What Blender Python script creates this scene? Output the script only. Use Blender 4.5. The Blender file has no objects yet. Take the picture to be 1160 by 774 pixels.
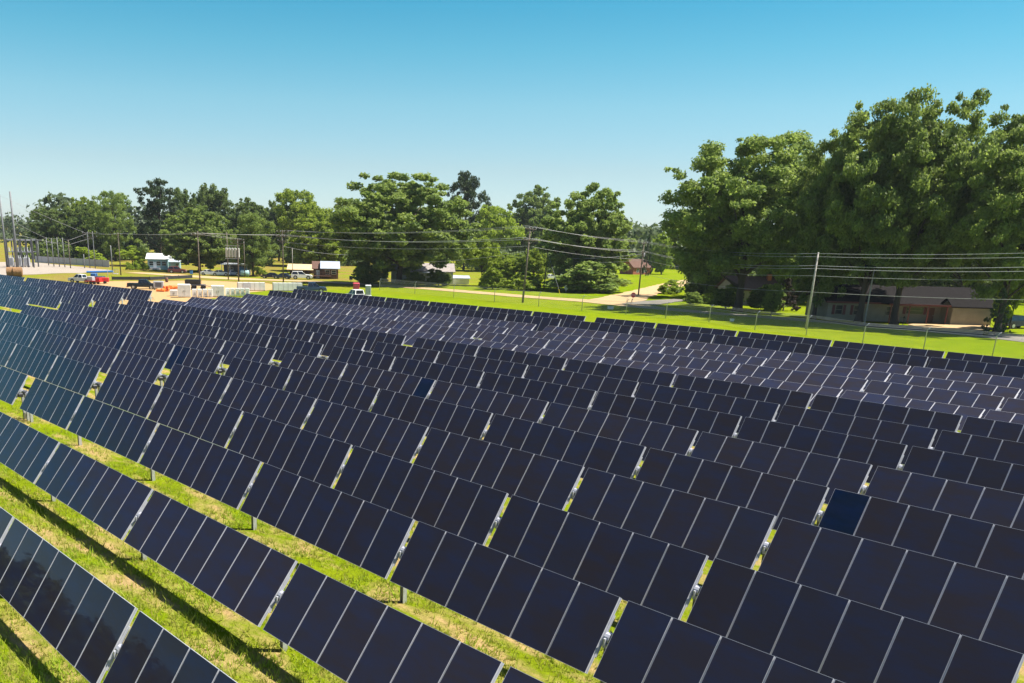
import bpy, math, random
import numpy as np
from mathutils import Matrix, Vector

SC = bpy.context.scene
COL = SC.collection
rad = math.radians

# ------------------------------------------------------------------ camera
CAM_Z = 10.8
F, PITCH, ROLL = 1002.2 / 1160, 0.3150, 0.0272
RT = np.array([1., 0, 0]); FW = np.array([0, math.cos(PITCH), -math.sin(PITCH)]); UP0 = np.array([0, math.sin(PITCH), math.cos(PITCH)])
R_ = RT * math.cos(ROLL) + UP0 * math.sin(ROLL)
U_ = -RT * math.sin(ROLL) + UP0 * math.cos(ROLL)
cam = bpy.data.cameras.new("camera"); camo = bpy.data.objects.new("camera", cam); COL.objects.link(camo)
cam.sensor_width = 36; cam.lens = F * 36
cam.shift_x = 115.1 / 1160; cam.shift_y = 203.8 / 1160
cam.clip_start = 0.1; cam.clip_end = 8000
m = Matrix.Identity(4)
for i in range(3):
    m[i][0] = R_[i]; m[i][1] = U_[i]; m[i][2] = -FW[i]
m[2][3] = CAM_Z
camo.matrix_world = m
SC.camera = camo

# ------------------------------------------------------------------ frame of the field: rows run along D, N points across them
A = 0.70660
D = np.array([-math.sin(A), math.cos(A), 0]); N = np.array([math.cos(A), math.sin(A), 0]); UP = np.array([0, 0, 1.])

# ------------------------------------------------------------------ sun and sky
sv = N * .92 + UP * 2.05 - D * .78
sv = sv / np.linalg.norm(sv)
SUN_EL = math.asin(sv[2]); SUN_AZ = math.atan2(sv[0], sv[1])      # azimuth from +Y towards +X
sl = bpy.data.lights.new("sun", 'SUN'); sl.energy = 5.0; sl.angle = rad(0.53); sl.color = (1, .95, .86)
so = bpy.data.objects.new("sun", sl); COL.objects.link(so)
so.rotation_euler = Vector(-sv).to_track_quat('-Z', 'Y').to_euler()
W = bpy.data.worlds.new("World"); SC.world = W; W.use_nodes = True
nt = W.node_tree; nt.nodes.clear()
out = nt.nodes.new('ShaderNodeOutputWorld'); bg = nt.nodes.new('ShaderNodeBackground')
sky = nt.nodes.new('ShaderNodeTexSky'); sky.sky_type = 'NISHITA'; sky.sun_disc = False
sky.sun_elevation = SUN_EL; sky.sun_rotation = SUN_AZ; sky.air_density = 1.0; sky.dust_density = 0.2; sky.ozone_density = 1.0; sky.altitude = 100
# sky tint, its unseen upper stops set to recolour the panel reflections: deeper teal above the horizon, white at the horizon (depends on the elevation of the sky only)
wtc = nt.nodes.new('ShaderNodeTexCoord'); wsx = nt.nodes.new('ShaderNodeSeparateXYZ'); wcr = nt.nodes.new('ShaderNodeValToRGB'); wmx = nt.nodes.new('ShaderNodeMix')
wmx.data_type = 'RGBA'; wmx.blend_type = 'MULTIPLY'; wmx.inputs[0].default_value = 1.0
el = wcr.color_ramp.elements; el[0].position = .02; el[0].color = (.80, 1.0, 1.28, 1); el[1].position = 1.0; el[1].color = (.75, .88, 1.0, 1)
for p_, c_ in ((.065, (.80, .95, 1.06)), (.125, (.68, 1.04, 1.06)), (.175, (.45, 1.03, 1.05)), (.222, (.27, .97, 1.03)), (.25, (.42, .78, .97)), (.275, (.58, .65, .93)), (.33, (.60, .66, .92)), (.5, (.66, .74, .96))):
    e_ = el.new(p_); e_.color = c_ + (1,)
nt.links.new(wtc.outputs['Generated'], wsx.inputs[0]); nt.links.new(wsx.outputs[2], wcr.inputs[0])
nt.links.new(sky.outputs[0], wmx.inputs[6]); nt.links.new(wcr.outputs[0], wmx.inputs[7]); nt.links.new(wmx.outputs[2], bg.inputs[0])
bg.inputs[1].default_value = 0.061
nt.links.new(bg.outputs[0], out.inputs[0])
SC.view_settings.view_transform = 'Standard'; SC.view_settings.look = 'None'
SC.view_settings.exposure = 1.0; SC.view_settings.gamma = 1.0; SC.view_settings.use_curve_mapping = False
SC.cycles.max_bounces = 6; SC.cycles.transparent_max_bounces = 16; SC.cycles.caustics_reflective = False; SC.cycles.caustics_refractive = False

# ------------------------------------------------------------------ terrain and picture geometry (used to lay out positions on the ground)
TC = [-0.0322, 0.4509, -0.3534, 0.0169, -0.1918, -1.1291, 0.0785, 0.4138, 0.0900]
def G(X, Y):
    p = X * N[0] + Y * N[1]; u = X * D[0] + Y * D[1]
    x = np.clip(p, 0, 82) / 50; u = np.clip(u, -10, 200) / 100
    return TC[0] + TC[1]*x + TC[2]*u + TC[3]*x*x + TC[4]*x*u + TC[5]*u*u + TC[6]*x*x*u + TC[7]*x*u*u + TC[8]*u**3
def ray(px, py):
    return R_ * ((px - 464.9) / 1002.2) - U_ * ((py - 590.8) / 1002.2) + FW
def at(px, py, h=0.):
    r = ray(px, py); z = 0.
    for _ in range(12):
        P = r * ((z + h - CAM_Z) / r[2]); z = float(G(P[0], P[1]))
    return Vector((P[0], P[1], z + h))
def pix(P):
    v = np.asarray(P, float) - np.array([0, 0, CAM_Z]); d = v @ FW
    return 464.9 + 1002.2 * (v @ R_) / d, 590.8 - 1002.2 * (v @ U_) / d, d
def height(px, py, pytop):
    p = at(px, py); lo, hi = 0., 80.
    for _ in range(40):
        mid = (lo + hi) / 2
        if pix((p.x, p.y, p.z + mid))[1] > pytop: lo = mid
        else: hi = mid
    return lo
def mpp(p):                                            # metres per pixel at a point
    return pix(p)[2] / 1002.2
def yaw_to_cam(p): return math.atan2(-p.x, p.y)        # rotation that turns a thing's -Y side to the camera
rng = random.Random(7); nr = np.random.default_rng(11)

# ------------------------------------------------------------------ materials
def mat(name): 
    M = bpy.data.materials.new(name); M.use_nodes = True
    return M, M.node_tree, M.node_tree.nodes['Principled BSDF']
def simple(name, col, rough=.6, metal=0., spec=.5, var=.12, scale=3., bump=0.):
    M, t, b = mat(name)
    b.inputs['Roughness'].default_value = rough; b.inputs['Metallic'].default_value = metal; b.inputs['Specular IOR Level'].default_value = spec
    tc = t.nodes.new('ShaderNodeTexCoord'); nz = t.nodes.new('ShaderNodeTexNoise'); nz.inputs['Scale'].default_value = scale; nz.inputs['Detail'].default_value = 5
    cr = t.nodes.new('ShaderNodeValToRGB'); e = cr.color_ramp.elements
    e[0].position = .3; e[1].position = .7
    e[0].color = tuple(c * (1 - var) for c in col) + (1,); e[1].color = tuple(min(1, c * (1 + var)) for c in col) + (1,)
    t.links.new(tc.outputs['Object'], nz.inputs['Vector']); t.links.new(nz.outputs[0], cr.inputs[0]); t.links.new(cr.outputs[0], b.inputs['Base Color'])
    if bump:
        bp = t.nodes.new('ShaderNodeBump'); bp.inputs['Strength'].default_value = bump; t.links.new(nz.outputs[0], bp.inputs['Height']); t.links.new(bp.outputs[0], b.inputs['Normal'])
    return M
def mix3(t, a, b_, fac, kind='MIX'):
    mx = t.nodes.new('ShaderNodeMix'); mx.data_type = 'RGBA'; mx.blend_type = kind
    for s, v in ((6, a), (7, b_)):
        if isinstance(v, tuple): mx.inputs[s].default_value = v + (1,)
        else: t.links.new(v, mx.inputs[s])
    if isinstance(fac, (int, float)): mx.inputs[0].default_value = fac
    else: t.links.new(fac, mx.inputs[0])
    return mx.outputs[2]
def noise(t, vec, scale, detail=5, rough=.55, lo=.35, hi=.65):
    nz = t.nodes.new('ShaderNodeTexNoise'); nz.inputs['Scale'].default_value = scale; nz.inputs['Detail'].default_value = detail; nz.inputs['Roughness'].default_value = rough
    t.links.new(vec, nz.inputs['Vector'])
    mr = t.nodes.new('ShaderNodeMapRange'); mr.inputs[1].default_value = lo; mr.inputs[2].default_value = hi; t.links.new(nz.outputs[0], mr.inputs[0])
    return mr.outputs[0]
def ground_mat():
    M, t, b = mat("grass_ground"); b.inputs['Roughness'].default_value = 1; b.inputs['Specular IOR Level'].default_value = 0
    g = t.nodes.new('ShaderNodeNewGeometry'); v = g.outputs['Position']
    n1 = noise(t, v, .035, 4); n2 = noise(t, v, .45, 6, .6); n3 = noise(t, v, 2.6, 8, .7, .3, .7); n4 = noise(t, v, 9., 4, .7, .3, .7)
    c = mix3(t, (.165, .255, .003), (.262, .335, .004), n2)
    c = mix3(t, c, (.115, .175, .004), mulfac(t, n3, .6))
    c = mix3(t, c, (.32, .27, .04), mulfac(t, n1, .25))
    # straw patches and worn strips between the rows (strips follow the row direction)
    mp = t.nodes.new('ShaderNodeMapping'); mp.vector_type = 'POINT'; mp.inputs['Rotation'].default_value = (0, 0, -A); t.links.new(v, mp.inputs[0])
    mp2 = t.nodes.new('ShaderNodeMapping'); mp2.inputs['Scale'].default_value = (1.0, .32, 1); t.links.new(mp.outputs[0], mp2.inputs[0])
    st = noise(t, mp2.outputs[0], .9, 6, .65, .455, .65)
    fld = t.nodes.new('ShaderNodeAttribute'); fld.attribute_name = 'field'
    mm = t.nodes.new('ShaderNodeMath'); mm.operation = 'MULTIPLY'; t.links.new(st, mm.inputs[0]); t.links.new(fld.outputs['Fac'], mm.inputs[1])
    straw = mix3(t, (.56, .38, .18), (.44, .30, .13), n3)
    c = mix3(t, c, straw, mm.outputs[0])
    dry = t.nodes.new('ShaderNodeAttribute'); dry.attribute_name = 'dry'
    md = t.nodes.new('ShaderNodeMath'); md.operation = 'MULTIPLY'; t.links.new(noise(t, v, .09, 5, .6, .3, .6), md.inputs[0]); t.links.new(dry.outputs['Fac'], md.inputs[1])
    c = mix3(t, c, (.27, .19, .055), md.outputs[0])
    c = mix3(t, c, (.07, .10, .006), mulfac(t, n4, .25))
    t.links.new(c, b.inputs['Base Color'])
    bp = t.nodes.new('ShaderNodeBump'); bp.inputs['Strength'].default_value = .8; bp.inputs['Distance'].default_value = .12; t.links.new(n3, bp.inputs['Height']); t.links.new(bp.outputs[0], b.inputs['Normal'])
    return M
def mulfac(t, s, k):
    mm = t.nodes.new('ShaderNodeMath'); mm.operation = 'MULTIPLY'; t.links.new(s, mm.inputs[0]); mm.inputs[1].default_value = k
    return mm.outputs[0]
def dirt_mat(name, c1, c2, c3, scale=.35):
    M, t, b = mat(name); b.inputs['Roughness'].default_value = .95; b.inputs['Specular IOR Level'].default_value = .15
    g = t.nodes.new('ShaderNodeNewGeometry'); v = g.outputs['Position']
    c = mix3(t, c1, c2, noise(t, v, scale, 6, .6)); c = mix3(t, c, c3, mulfac(t, noise(t, v, scale * 8, 5, .7), .6))
    t.links.new(c, b.inputs['Base Color'])
    bp = t.nodes.new('ShaderNodeBump'); bp.inputs['Strength'].default_value = .4; bp.inputs['Distance'].default_value = .1; t.links.new(noise(t, v, 4, 4), bp.inputs['Height']); t.links.new(bp.outputs[0], b.inputs['Normal'])
    return M
def leaf_mat(name, dark, light, trans=.32):
    M, t, b = mat(name); b.inputs['Roughness'].default_value = .55; b.inputs['Specular IOR Level'].default_value = .3
    a = t.nodes.new('ShaderNodeAttribute'); a.attribute_name = 'tone'
    oi = t.nodes.new('ShaderNodeObjectInfo')
    c = mix3(t, dark, light, a.outputs['Fac'])
    hv = t.nodes.new('ShaderNodeHueSaturation'); mr = t.nodes.new('ShaderNodeMapRange'); mr.inputs[3].default_value = .82; mr.inputs[4].default_value = 1.18
    t.links.new(oi.outputs['Random'], mr.inputs[0]); t.links.new(mr.outputs[0], hv.inputs['Value']); t.links.new(c, hv.inputs['Color'])
    t.links.new(hv.outputs[0], b.inputs['Base Color'])
    tr = t.nodes.new('ShaderNodeBsdfTranslucent'); t.links.new(mix3(t, hv.outputs[0], (.32, .42, .06), .25), tr.inputs[0])
    ms = t.nodes.new('ShaderNodeMixShader'); ms.inputs[0].default_value = trans
    o = t.nodes['Material Output']; t.links.new(b.outputs[0], ms.inputs[1]); t.links.new(tr.outputs[0], ms.inputs[2]); t.links.new(ms.outputs[0], o.inputs[0])
    return M
def glass_mat(name, c1, c2):
    M, t, b = mat(name); b.inputs['IOR'].default_value = 1.2; b.inputs['Specular IOR Level'].default_value = .5; b.inputs['Specular Tint'].default_value = (1, .58, .66, 1)
    tc = t.nodes.new('ShaderNodeTexCoord'); oi = t.nodes.new('ShaderNodeObjectInfo')
    vm = t.nodes.new('ShaderNodeVectorMath'); vm.operation = 'ADD'; t.links.new(tc.outputs['Object'], vm.inputs[0])
    sc = t.nodes.new('ShaderNodeVectorMath'); sc.operation = 'SCALE'; sc.inputs[3].default_value = 37.; t.links.new(oi.outputs['Location'], sc.inputs[0]); t.links.new(sc.outputs[0], vm.inputs[1])
    s = noise(t, vm.outputs[0], 1.1, 4, .6, .3, .7); s2 = noise(t, vm.outputs[0], 6., 5, .6, .35, .75)
    c = mix3(t, c1, c2, oi.outputs['Random']); mp = t.nodes.new('ShaderNodeMapping'); mp.inputs['Scale'].default_value = (.8, 2.4, 1); t.links.new(vm.outputs[0], mp.inputs[0])
    c = mix3(t, c, (c2[0]*.7, c2[1]*1.15, c2[2]*2.0), mulfac(t, noise(t, mp.outputs[0], .9, 5, .65, .40, .70), .6)); c = mix3(t, c, (.035, .032, .034), mulfac(t, s, .25))
    t.links.new(c, b.inputs['Base Color'])
    rr = t.nodes.new('ShaderNodeMapRange'); rr.inputs[3].default_value = .012; rr.inputs[4].default_value = .05; t.links.new(s2, rr.inputs[0]); t.links.new(rr.outputs[0], b.inputs['Roughness'])
    return M
def bark_mat():
    return simple("bark", (.085, .068, .05), .9, 0, .2, .45, 2.5, .5)

MT = {}
MT['ground'] = ground_mat()
MT['dirt_road'] = dirt_mat("dirt_road", (.50, .34, .17), (.42, .29, .155), (.55, .41, .23))
MT['site_dirt'] = dirt_mat("site_dirt", (.48, .29, .115), (.40, .26, .12), (.52, .36, .18))
MT['gravel'] = dirt_mat("gravel", (.37, .31, .25), (.31, .27, .22), (.42, .36, .30), 1.0)
MT['asphalt'] = dirt_mat("asphalt", (.21, .19, .165), (.26, .23, .19), (.17, .155, .14))
MT['glass'] = glass_mat("thin_film_glass", (.035, .0305, .038), (.030, .031, .047))
MT['blue_glass'] = glass_mat("blue_glass", (.004, .014, .035), (.006, .018, .045))
MT['alu'] = simple("aluminium", (.50, .50, .54), .5, .2, .5, .08, 9)
MT['galv'] = simple("galvanised_steel", (.50, .51, .52), .5, .5, .5, .2, 7)
MT['darkplastic'] = simple("dark_plastic", (.03, .03, .035), .5)
MT['bark'] = bark_mat()
MT['leaf_oak'] = leaf_mat("oak_leaves", (.110, .180, .042), (.320, .400, .085), .54)
MT['leaf_dark'] = leaf_mat("dark_leaves", (.060, .105, .028), (.200, .265, .062), .45)
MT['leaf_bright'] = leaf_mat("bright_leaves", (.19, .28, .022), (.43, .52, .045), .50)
MT['leaf_pine'] = leaf_mat("pine_needles", (.022, .048, .016), (.065, .105, .030), .15)
MT['leaf_far'] = leaf_mat("far_leaves", (.055, .085, .040), (.105, .140, .055))
MT['leaf_maroon'] = leaf_mat("maroon_leaves", (.030, .018, .020), (.06, .03, .03), .15)
MT['wood_pole'] = simple("weathered_pole", (.15, .125, .10), .85, 0, .2, .35, 4, .3)
MT['pale_pole'] = simple("pale_pole", (.40, .37, .33), .8, 0, .2, .2, 4)
MT['steel_pole'] = simple("grey_steel", (.17, .175, .18), .6, .0, .5, .12, 2)
MT['wire'] = simple("wire", (.38, .38, .38), .5, 0)
MT['porcelain'] = simple("porcelain", (.55, .56, .58), .3)
MT['white'] = simple("white_paint", (.78, .78, .76), .5, 0, .5, .06, 1.5)
MT['offwhite'] = simple("offwhite_siding", (.62, .62, .58), .7, 0, .3, .1, 1.5)
MT['grey'] = simple("grey_paint", (.42, .43, .45), .55)
MT['dkgrey'] = simple("dark_grey", (.10, .10, .11), .6)
MT['black'] = simple("black_paint", (.010, .011, .013), .25, 0, .6)
MT['tyre'] = simple("tyre_rubber", (.018, .018, .018), .85)
MT['chrome'] = simple("rim_metal", (.55, .55, .57), .3, .7)
MT['carglass'] = simple("window_glass", (.015, .020, .026), .08, 0, .7)
MT['winglass'] = simple("house_window", (.03, .035, .04), .15, 0, .6)
MT['red'] = simple("red_paint", (.55, .03, .03), .4)
MT['pinkred'] = simple("toilet_red", (.62, .06, .10), .5)
MT['bluepaint'] = simple("blue_paint", (.05, .20, .50), .4)
MT['darkblue'] = simple("dark_blue_paint", (.03, .05, .10), .3, 0, .6)
MT['orange'] = simple("orange_plastic", (.85, .20, .03), .6)
MT['yellow'] = simple("yellow_plastic", (.75, .55, .02), .6)
MT['tan_wall'] = simple("tan_siding", (.30, .265, .20), .8, 0, .2, .1, 1.2)
MT['brick'] = simple("red_brick", (.36, .12, .07), .85, 0, .2, .25, 6)
MT['brick_roof'] = simple("brown_shingle", (.15, .09, .07), .95, 0, .05, .2, 4)
MT['grey_roof'] = simple("dark_shingle", (.022, .020, .020), .95, 0, .02, .25, 4)
MT['metal_roof'] = simple("pale_metal_roof", (.55, .60, .66), .4, .3, .5, .1, 1)
MT['pale_shingle'] = simple('pale_shingle', (.33, .29, .27), .8, 0, .2, .2, 2)
MT['tan_roof'] = simple("tan_roof", (.62, .47, .27), .7, 0, .3, .12, 1.5)
MT['teal_wall'] = simple("teal_siding", (.30, .46, .47), .7)
MT['wood'] = simple("brown_wood", (.16, .09, .06), .8, 0, .2, .3, 3)
MT['redtrim'] = simple("red_trim", (.16, .04, .035), .6)
MT['hay'] = simple("brown_hay", (.28, .16, .08), .95, 0, .1, .4, 6, .6)
MT['headlamp'] = simple("lamp_lens", (.7, .7, .68), .15)
MT['taillamp'] = simple("tail_lens", (.45, .02, .02), .2)
MT['fabric'] = simple("silt_fabric", (.03, .03, .032), .85)

# ------------------------------------------------------------------ mesh helpers
class MB:
    def __init__(s): s.v = []; s.f = []; s.m = []
    def add(s, vs, fs, mi=0):
        o = len(s.v); s.v += [tuple(v) for v in vs]; s.f += [tuple(i + o for i in f) for f in fs]; s.m += [mi] * len(fs); return s
    def box(s, cx, cy, cz, sx, sy, sz, mi=0, bev=0.):
        x0, x1, y0, y1, z0, z1 = cx - sx/2, cx + sx/2, cy - sy/2, cy + sy/2, cz - sz/2, cz + sz/2
        if bev <= 0:
            vs = [(x0,y0,z0),(x1,y0,z0),(x1,y1,z0),(x0,y1,z0),(x0,y0,z1),(x1,y0,z1),(x1,y1,z1),(x0,y1,z1)]
            return s.add(vs, [(0,3,2,1),(4,5,6,7),(0,1,5,4),(1,2,6,5),(2,3,7,6),(3,0,4,7)], mi)
        b = min(bev, sx*.45, sy*.45, sz*.45)
        ring = lambda x0, x1, y0, y1, z: [(x0+b,y0,z),(x1-b,y0,z),(x1,y0+b,z),(x1,y1-b,z),(x1-b,y1,z),(x0+b,y1,z),(x0,y1-b,z),(x0,y0+b,z)]
        vs = ring(x0+b,x1-b,y0+b,y1-b,z0) + ring(x0,x1,y0,y1,z0+b) + ring(x0,x1,y0,y1,z1-b) + ring(x0+b,x1-b,y0+b,y1-b,z1)
        fs = [tuple(range(7,-1,-1)), tuple(range(24,32))]
        for k in range(3):
            for i in range(8): fs.append((k*8+i, k*8+(i+1)%8, k*8+8+(i+1)%8, k*8+8+i))
        return s.add(vs, fs, mi)
    def tube(s, pts, r, n=8, mi=0, cap=True):
        pts = [Vector(p) for p in pts]; rr = r if isinstance(r, (list, tuple)) else [r] * len(pts)
        vs = []; fs = []
        for i, p in enumerate(pts):
            t = (pts[min(i+1, len(pts)-1)] - pts[max(i-1, 0)]).normalized()
            a = Vector((0,0,1)) if abs(t.z) < .9 else Vector((1,0,0))
            x = t.cross(a).normalized(); y = t.cross(x)
            vs += [p + (x*math.cos(2*math.pi*k/n) + y*math.sin(2*math.pi*k/n)) * rr[i] for k in range(n)]
        for i in range(len(pts)-1):
            for k in range(n): fs.append((i*n+k, i*n+(k+1)%n, (i+1)*n+(k+1)%n, (i+1)*n+k))
        if cap: fs += [tuple(range(n-1,-1,-1)), tuple((len(pts)-1)*n + k for k in range(n))]
        return s.add(vs, fs, mi)
    def prism(s, prof, y0, y1, mi=0):                      # profile in x,z extruded along y
        n = len(prof); vs = [(x, y0, z) for x, z in prof] + [(x, y1, z) for x, z in prof]
        fs = [tuple(range(n)), tuple(range(2*n-1, n-1, -1))] + [(i, i+n, (i+1)%n+n, (i+1)%n) for i in range(n)]
        return s.add(vs, fs, mi)
    def mesh(s, name, mats, smooth=False):
        me = bpy.data.meshes.new(name); me.from_pydata(s.v, [], s.f)
        for q in (mats if isinstance(mats, (list, tuple)) else [mats]): me.materials.append(q)
        me.polygons.foreach_set('material_index', s.m)
        if smooth: me.polygons.foreach_set('use_smooth', [True] * len(s.f))
        me.update(); return me
    def obj(s, name, mats, parent=None, smooth=False): return link(name, s.mesh(name, mats, smooth), parent)
def link(name, data, parent=None):
    o = bpy.data.objects.new(name, data); COL.objects.link(o)
    if parent: o.parent = parent
    return o
def tag(o, label=None, cat=None, group=None, kind=None):
    if label: o['label'] = label
    if cat: o['category'] = cat
    if group: o['group'] = group
    if kind: o['kind'] = kind
    return o
def thing(name, label, cat, loc=(0,0,0), rz=0., group=None):
    o = link(name, None); o.location = loc; o.rotation_euler = (0, 0, rz); o.empty_display_size = .5
    return tag(o, label, cat, group)
def copy_tree(o, parent=None):
    c = o.copy(); COL.objects.link(c); c.parent = parent
    for ch in list(o.children): copy_tree(ch, c)
    return c
def np_mesh(name, V, Fq, mats, tone=None, k=4):
    me = bpy.data.meshes.new(name); nf = len(Fq)
    me.vertices.add(len(V)); me.vertices.foreach_set('co', np.ascontiguousarray(V, np.float32).ravel())
    me.loops.add(nf*k); me.loops.foreach_set('vertex_index', np.ascontiguousarray(Fq, np.int32).ravel())
    me.polygons.add(nf); me.polygons.foreach_set('loop_start', np.arange(0, nf*k, k, dtype=np.int32))
    me.update(calc_edges=True)
    for q in (mats if isinstance(mats, (list, tuple)) else [mats]): me.materials.append(q)
    if tone is not None:
        at_ = me.attributes.new('tone', 'FLOAT', 'FACE'); at_.data.foreach_set('value', np.ascontiguousarray(tone, np.float32))
    me.validate(); return me

# ------------------------------------------------------------------ ground sheet
def axis(lo, hi, step, far):
    a = list(np.arange(lo, hi + .1, step)); 
    s, p = step, hi
    while p < far: s *= 1.5; p += s; a.append(p)
    s, p, pre = step, lo, []
    while p > -far: s *= 1.5; p -= s; pre.append(p)
    return np.array(pre[::-1] + a)
xs = axis(-170, 230, 4, 4000); ys = axis(-30, 330, 4, 4000)
XX, YY = np.meshgrid(xs, ys, indexing='ij'); ZZ = G(XX, YY)
V = np.stack([XX, YY, ZZ], -1).reshape(-1, 3); ny = len(ys)
I, J = np.meshgrid(np.arange(len(xs)-1), np.arange(ny-1), indexing='ij')
Fq = np.stack([I*ny+J, (I+1)*ny+J, (I+1)*ny+J+1, I*ny+J+1], -1).reshape(-1, 4)
me = np_mesh("ground", V, Fq, MT['ground'])
pN = V @ N; pD = V @ D
fl = np.clip((80 - pN) / 4, 0, 1) * np.clip((230 - pD) / 10, 0, 1)
me.attributes.new('field', 'FLOAT', 'POINT').data.foreach_set('value', fl.astype(np.float32))
dr = np.clip((pD - 150) / 25, 0, 1) * np.clip(1 - (V[:, 0] + 10) / 60, 0, 1)
me.attributes.new('dry', 'FLOAT', 'POINT').data.foreach_set('value', dr.astype(np.float32))
me.polygons.foreach_set('use_smooth', [True] * len(me.polygons))
tag(link("ground", me), kind='structure')

def ribbon(name, pts, widths, m_, lift):
    pts = [at(*p) for p in pts]; ws = widths if isinstance(widths, list) else [widths] * len(pts)
    P = []; Wd = []
    for i in range(len(pts)-1):
        a, b = pts[i], pts[i+1]; n = max(1, int((b-a).length / 2.5))
        for k in range(n): P.append(a.lerp(b, k/n)); Wd.append(ws[i] + (ws[i+1]-ws[i]) * k/n)
    P.append(pts[-1]); Wd.append(ws[-1])
    for _ in range(6): P = [P[0]] + [(P[i-1] + P[i]*2 + P[i+1]) / 4 for i in range(1, len(P)-1)] + [P[-1]]
    vs = []; K = 7
    for i, p in enumerate(P):
        t = (P[min(i+1, len(P)-1)] - P[max(i-1, 0)]); t.z = 0; t.normalize(); s = Vector((t.y, -t.x, 0))
        for k in range(K):
            w_ = (k/(K-1) - .5) * Wd[i]
            if k in (0, K-1): w_ += rng.uniform(-.3, .3)
            q = p + s * w_; vs.append((q.x, q.y, float(G(q.x, q.y)) + lift))
    fs = [(i*K+k, i*K+k+1, (i+1)*K+k+1, (i+1)*K+k) for i in range(len(P)-1) for k in range(K-1)]
    o = MB().add(vs, fs).obj(name, m_); return tag(o, kind='structure')
def patch(name, poly, m_, lift):
    from mathutils.geometry import delaunay_2d_cdt
    P = [at(*p) for p in poly]; B = []
    for i in range(len(P)):
        a, b = P[i], P[(i+1) % len(P)]; n = max(1, int((b-a).length / 3))
        for k in range(n):
            q = a.lerp(b, k/n); B.append(Vector((q.x + rng.uniform(-.5, .5), q.y + rng.uniform(-.5, .5))))
    from mathutils import geometry as gg
    xs_ = [p.x for p in B]; ys_ = [p.y for p in B]; pts = list(B)
    def inside(x, y):
        c = False; j = len(B)-1
        for i in range(len(B)):
            if (B[i].y > y) != (B[j].y > y) and x < (B[j].x-B[i].x)*(y-B[i].y)/(B[j].y-B[i].y)+B[i].x: c = not c
            j = i
        return c
    x = min(xs_)
    while x < max(xs_):
        y = min(ys_)
        while y < max(ys_):
            if inside(x, y): pts.append(Vector((x, y)))
            y += 5
        x += 5
    r = delaunay_2d_cdt(pts, [(i, (i+1) % len(B)) for i in range(len(B))], [], 1, 1e-4)
    vs = [(p.x, p.y, float(G(p.x, p.y)) + lift) for p in r[0]]
    o = MB().add(vs, [tuple(f) for f in r[2]]).obj(name, m_)
    return tag(o, kind='structure')
ribbon("street", [(1230,393),(1160,384),(1090,376),(1020,371),(945,366),(875,360),(800,354.5),(740,349),(700,345)], [8.5,7.5,9,7,5,4.6,5,5.5,5.5], MT['asphalt'], .045)
ribbon("dirt_road", [(720,346.5),(690,342.5),(650,340),(614,338),(540,331.5),(476,326.5),(431,323.5),(395,321),(328,318),(250,315.5),(200,312),(150,309)], [7,8,7,6,6,6,6,6,7,8,7,5], MT['dirt_road'], .06)
ribbon("side_road", [(694,342),(712,336.5),(735,330),(752,325.5),(772,320.5),(800,316)], [10,8,7,7,7,7], MT['dirt_road'], .075)
ribbon("driveway", [(722,345.5),(748,341.5),(775,340)], [6,5,4], MT['asphalt'], .09)
patch("house_drive", [(1030,368),(1060,365.5),(1118,367),(1128,373),(1100,377),(1050,374)], MT['dirt_road'], .075)
patch("bare_earth", [(96,323),(120,319),(165,319),(230,318),(300,321),(332,326),(262,334),(190,346),(165,352),(120,340)], MT['site_dirt'], .03)
patch("gravel_pad", [(-40,298),(18,297),(45,298),(87,302),(127,306.5),(92,309.5),(40,311),(-40,313)], MT['gravel'], .03)

# ------------------------------------------------------------------ solar trackers
TILT = 0.96988; PW, GAP, PL = 1.24166, 0.21352, 2.0
ROWX = lambda i: 16.07 + (i - 3) * 4.643
UW = lambda i: 53.46 + .553 * (i - 3)
WIDE = 1.45; H_TUBE = 1.72
def panel_mesh(name, last, glass):
    b = MB(); w, l = 1.207, PL
    b.box(0, 0, 0, w - .016, l - .016, .008, 0)                               # laminate
    for sx in (-1, 1): b.box(sx * (w/2 - .004), 0, -.0115, .008, l, .035, 1)      # side frame
    for sy in (-1, 1): b.box(0, sy * (l/2 - .004), -.0115, w - .016, .008, .035, 1)
    return b.mesh(name, [glass, MT['alu']])
def rail_mesh(last):
    b = MB(); b.box(PW/2, 0, -.045, .0335, PL - .01, .03); b.box(PW/2, 0, -.079, .07, PL*.55, .035)
    if last: b.box(-PW/2 + .016, 0, -.045, .018, PL - .01, .03); b.box(-PW/2 + .016, 0, -.079, .03, PL*.55, .035)
    return b.mesh("rail", MT['alu'])
PM = panel_mesh("panel", False, MT['glass']); PMB = panel_mesh("panel", False, MT['blue_glass'])
RM = rail_mesh(False); RML = rail_mesh(True)
_p = MB()
for dx, sx, sy in ((-.07, .012, .15), (.07, .012, .15), (0, .128, .010)): _p.box(dx, 0, -.92, sx, sy, 1.6)
POST = _p.mesh("post", MT['galv'])
_b = MB(); _b.tube([(-.07,0,0),(.07,0,0)], .14, 12); _b.box(0, 0, -.16, .10, .34, .10); _b.box(0,.17,-.06,.05,.05,.2); _b.box(0,-.17,-.06,.05,.05,.2)
BEAR = _b.mesh("bearing", MT['alu'])
_d = MB(); _d.box(0,0,-.02,.24,.26,.28,0,.05); _d.tube([(-.22,0,0),(.22,0,0)], .12, 12); _d.tube([(.05,-.16,-.16),(.05,-.62,-.30)], .075, 10, 1); _d.box(-.05,.32,-.12,.22,.30,.22,1,.03)
_k = MB(); _k.tube([(-.2,-.30,.04),(-.1,-.36,-.16),(.02,-.42,-.30),(.12,-.36,-.12),(.2,-.30,.04)], .016, 6); _k.tube([(-.02,-.05,-.2),(.0,-.42,-.34),(.03,-.75,-.42)], .014, 6)
CABLE = _k.mesh("cable", MT["darkplastic"])
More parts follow.
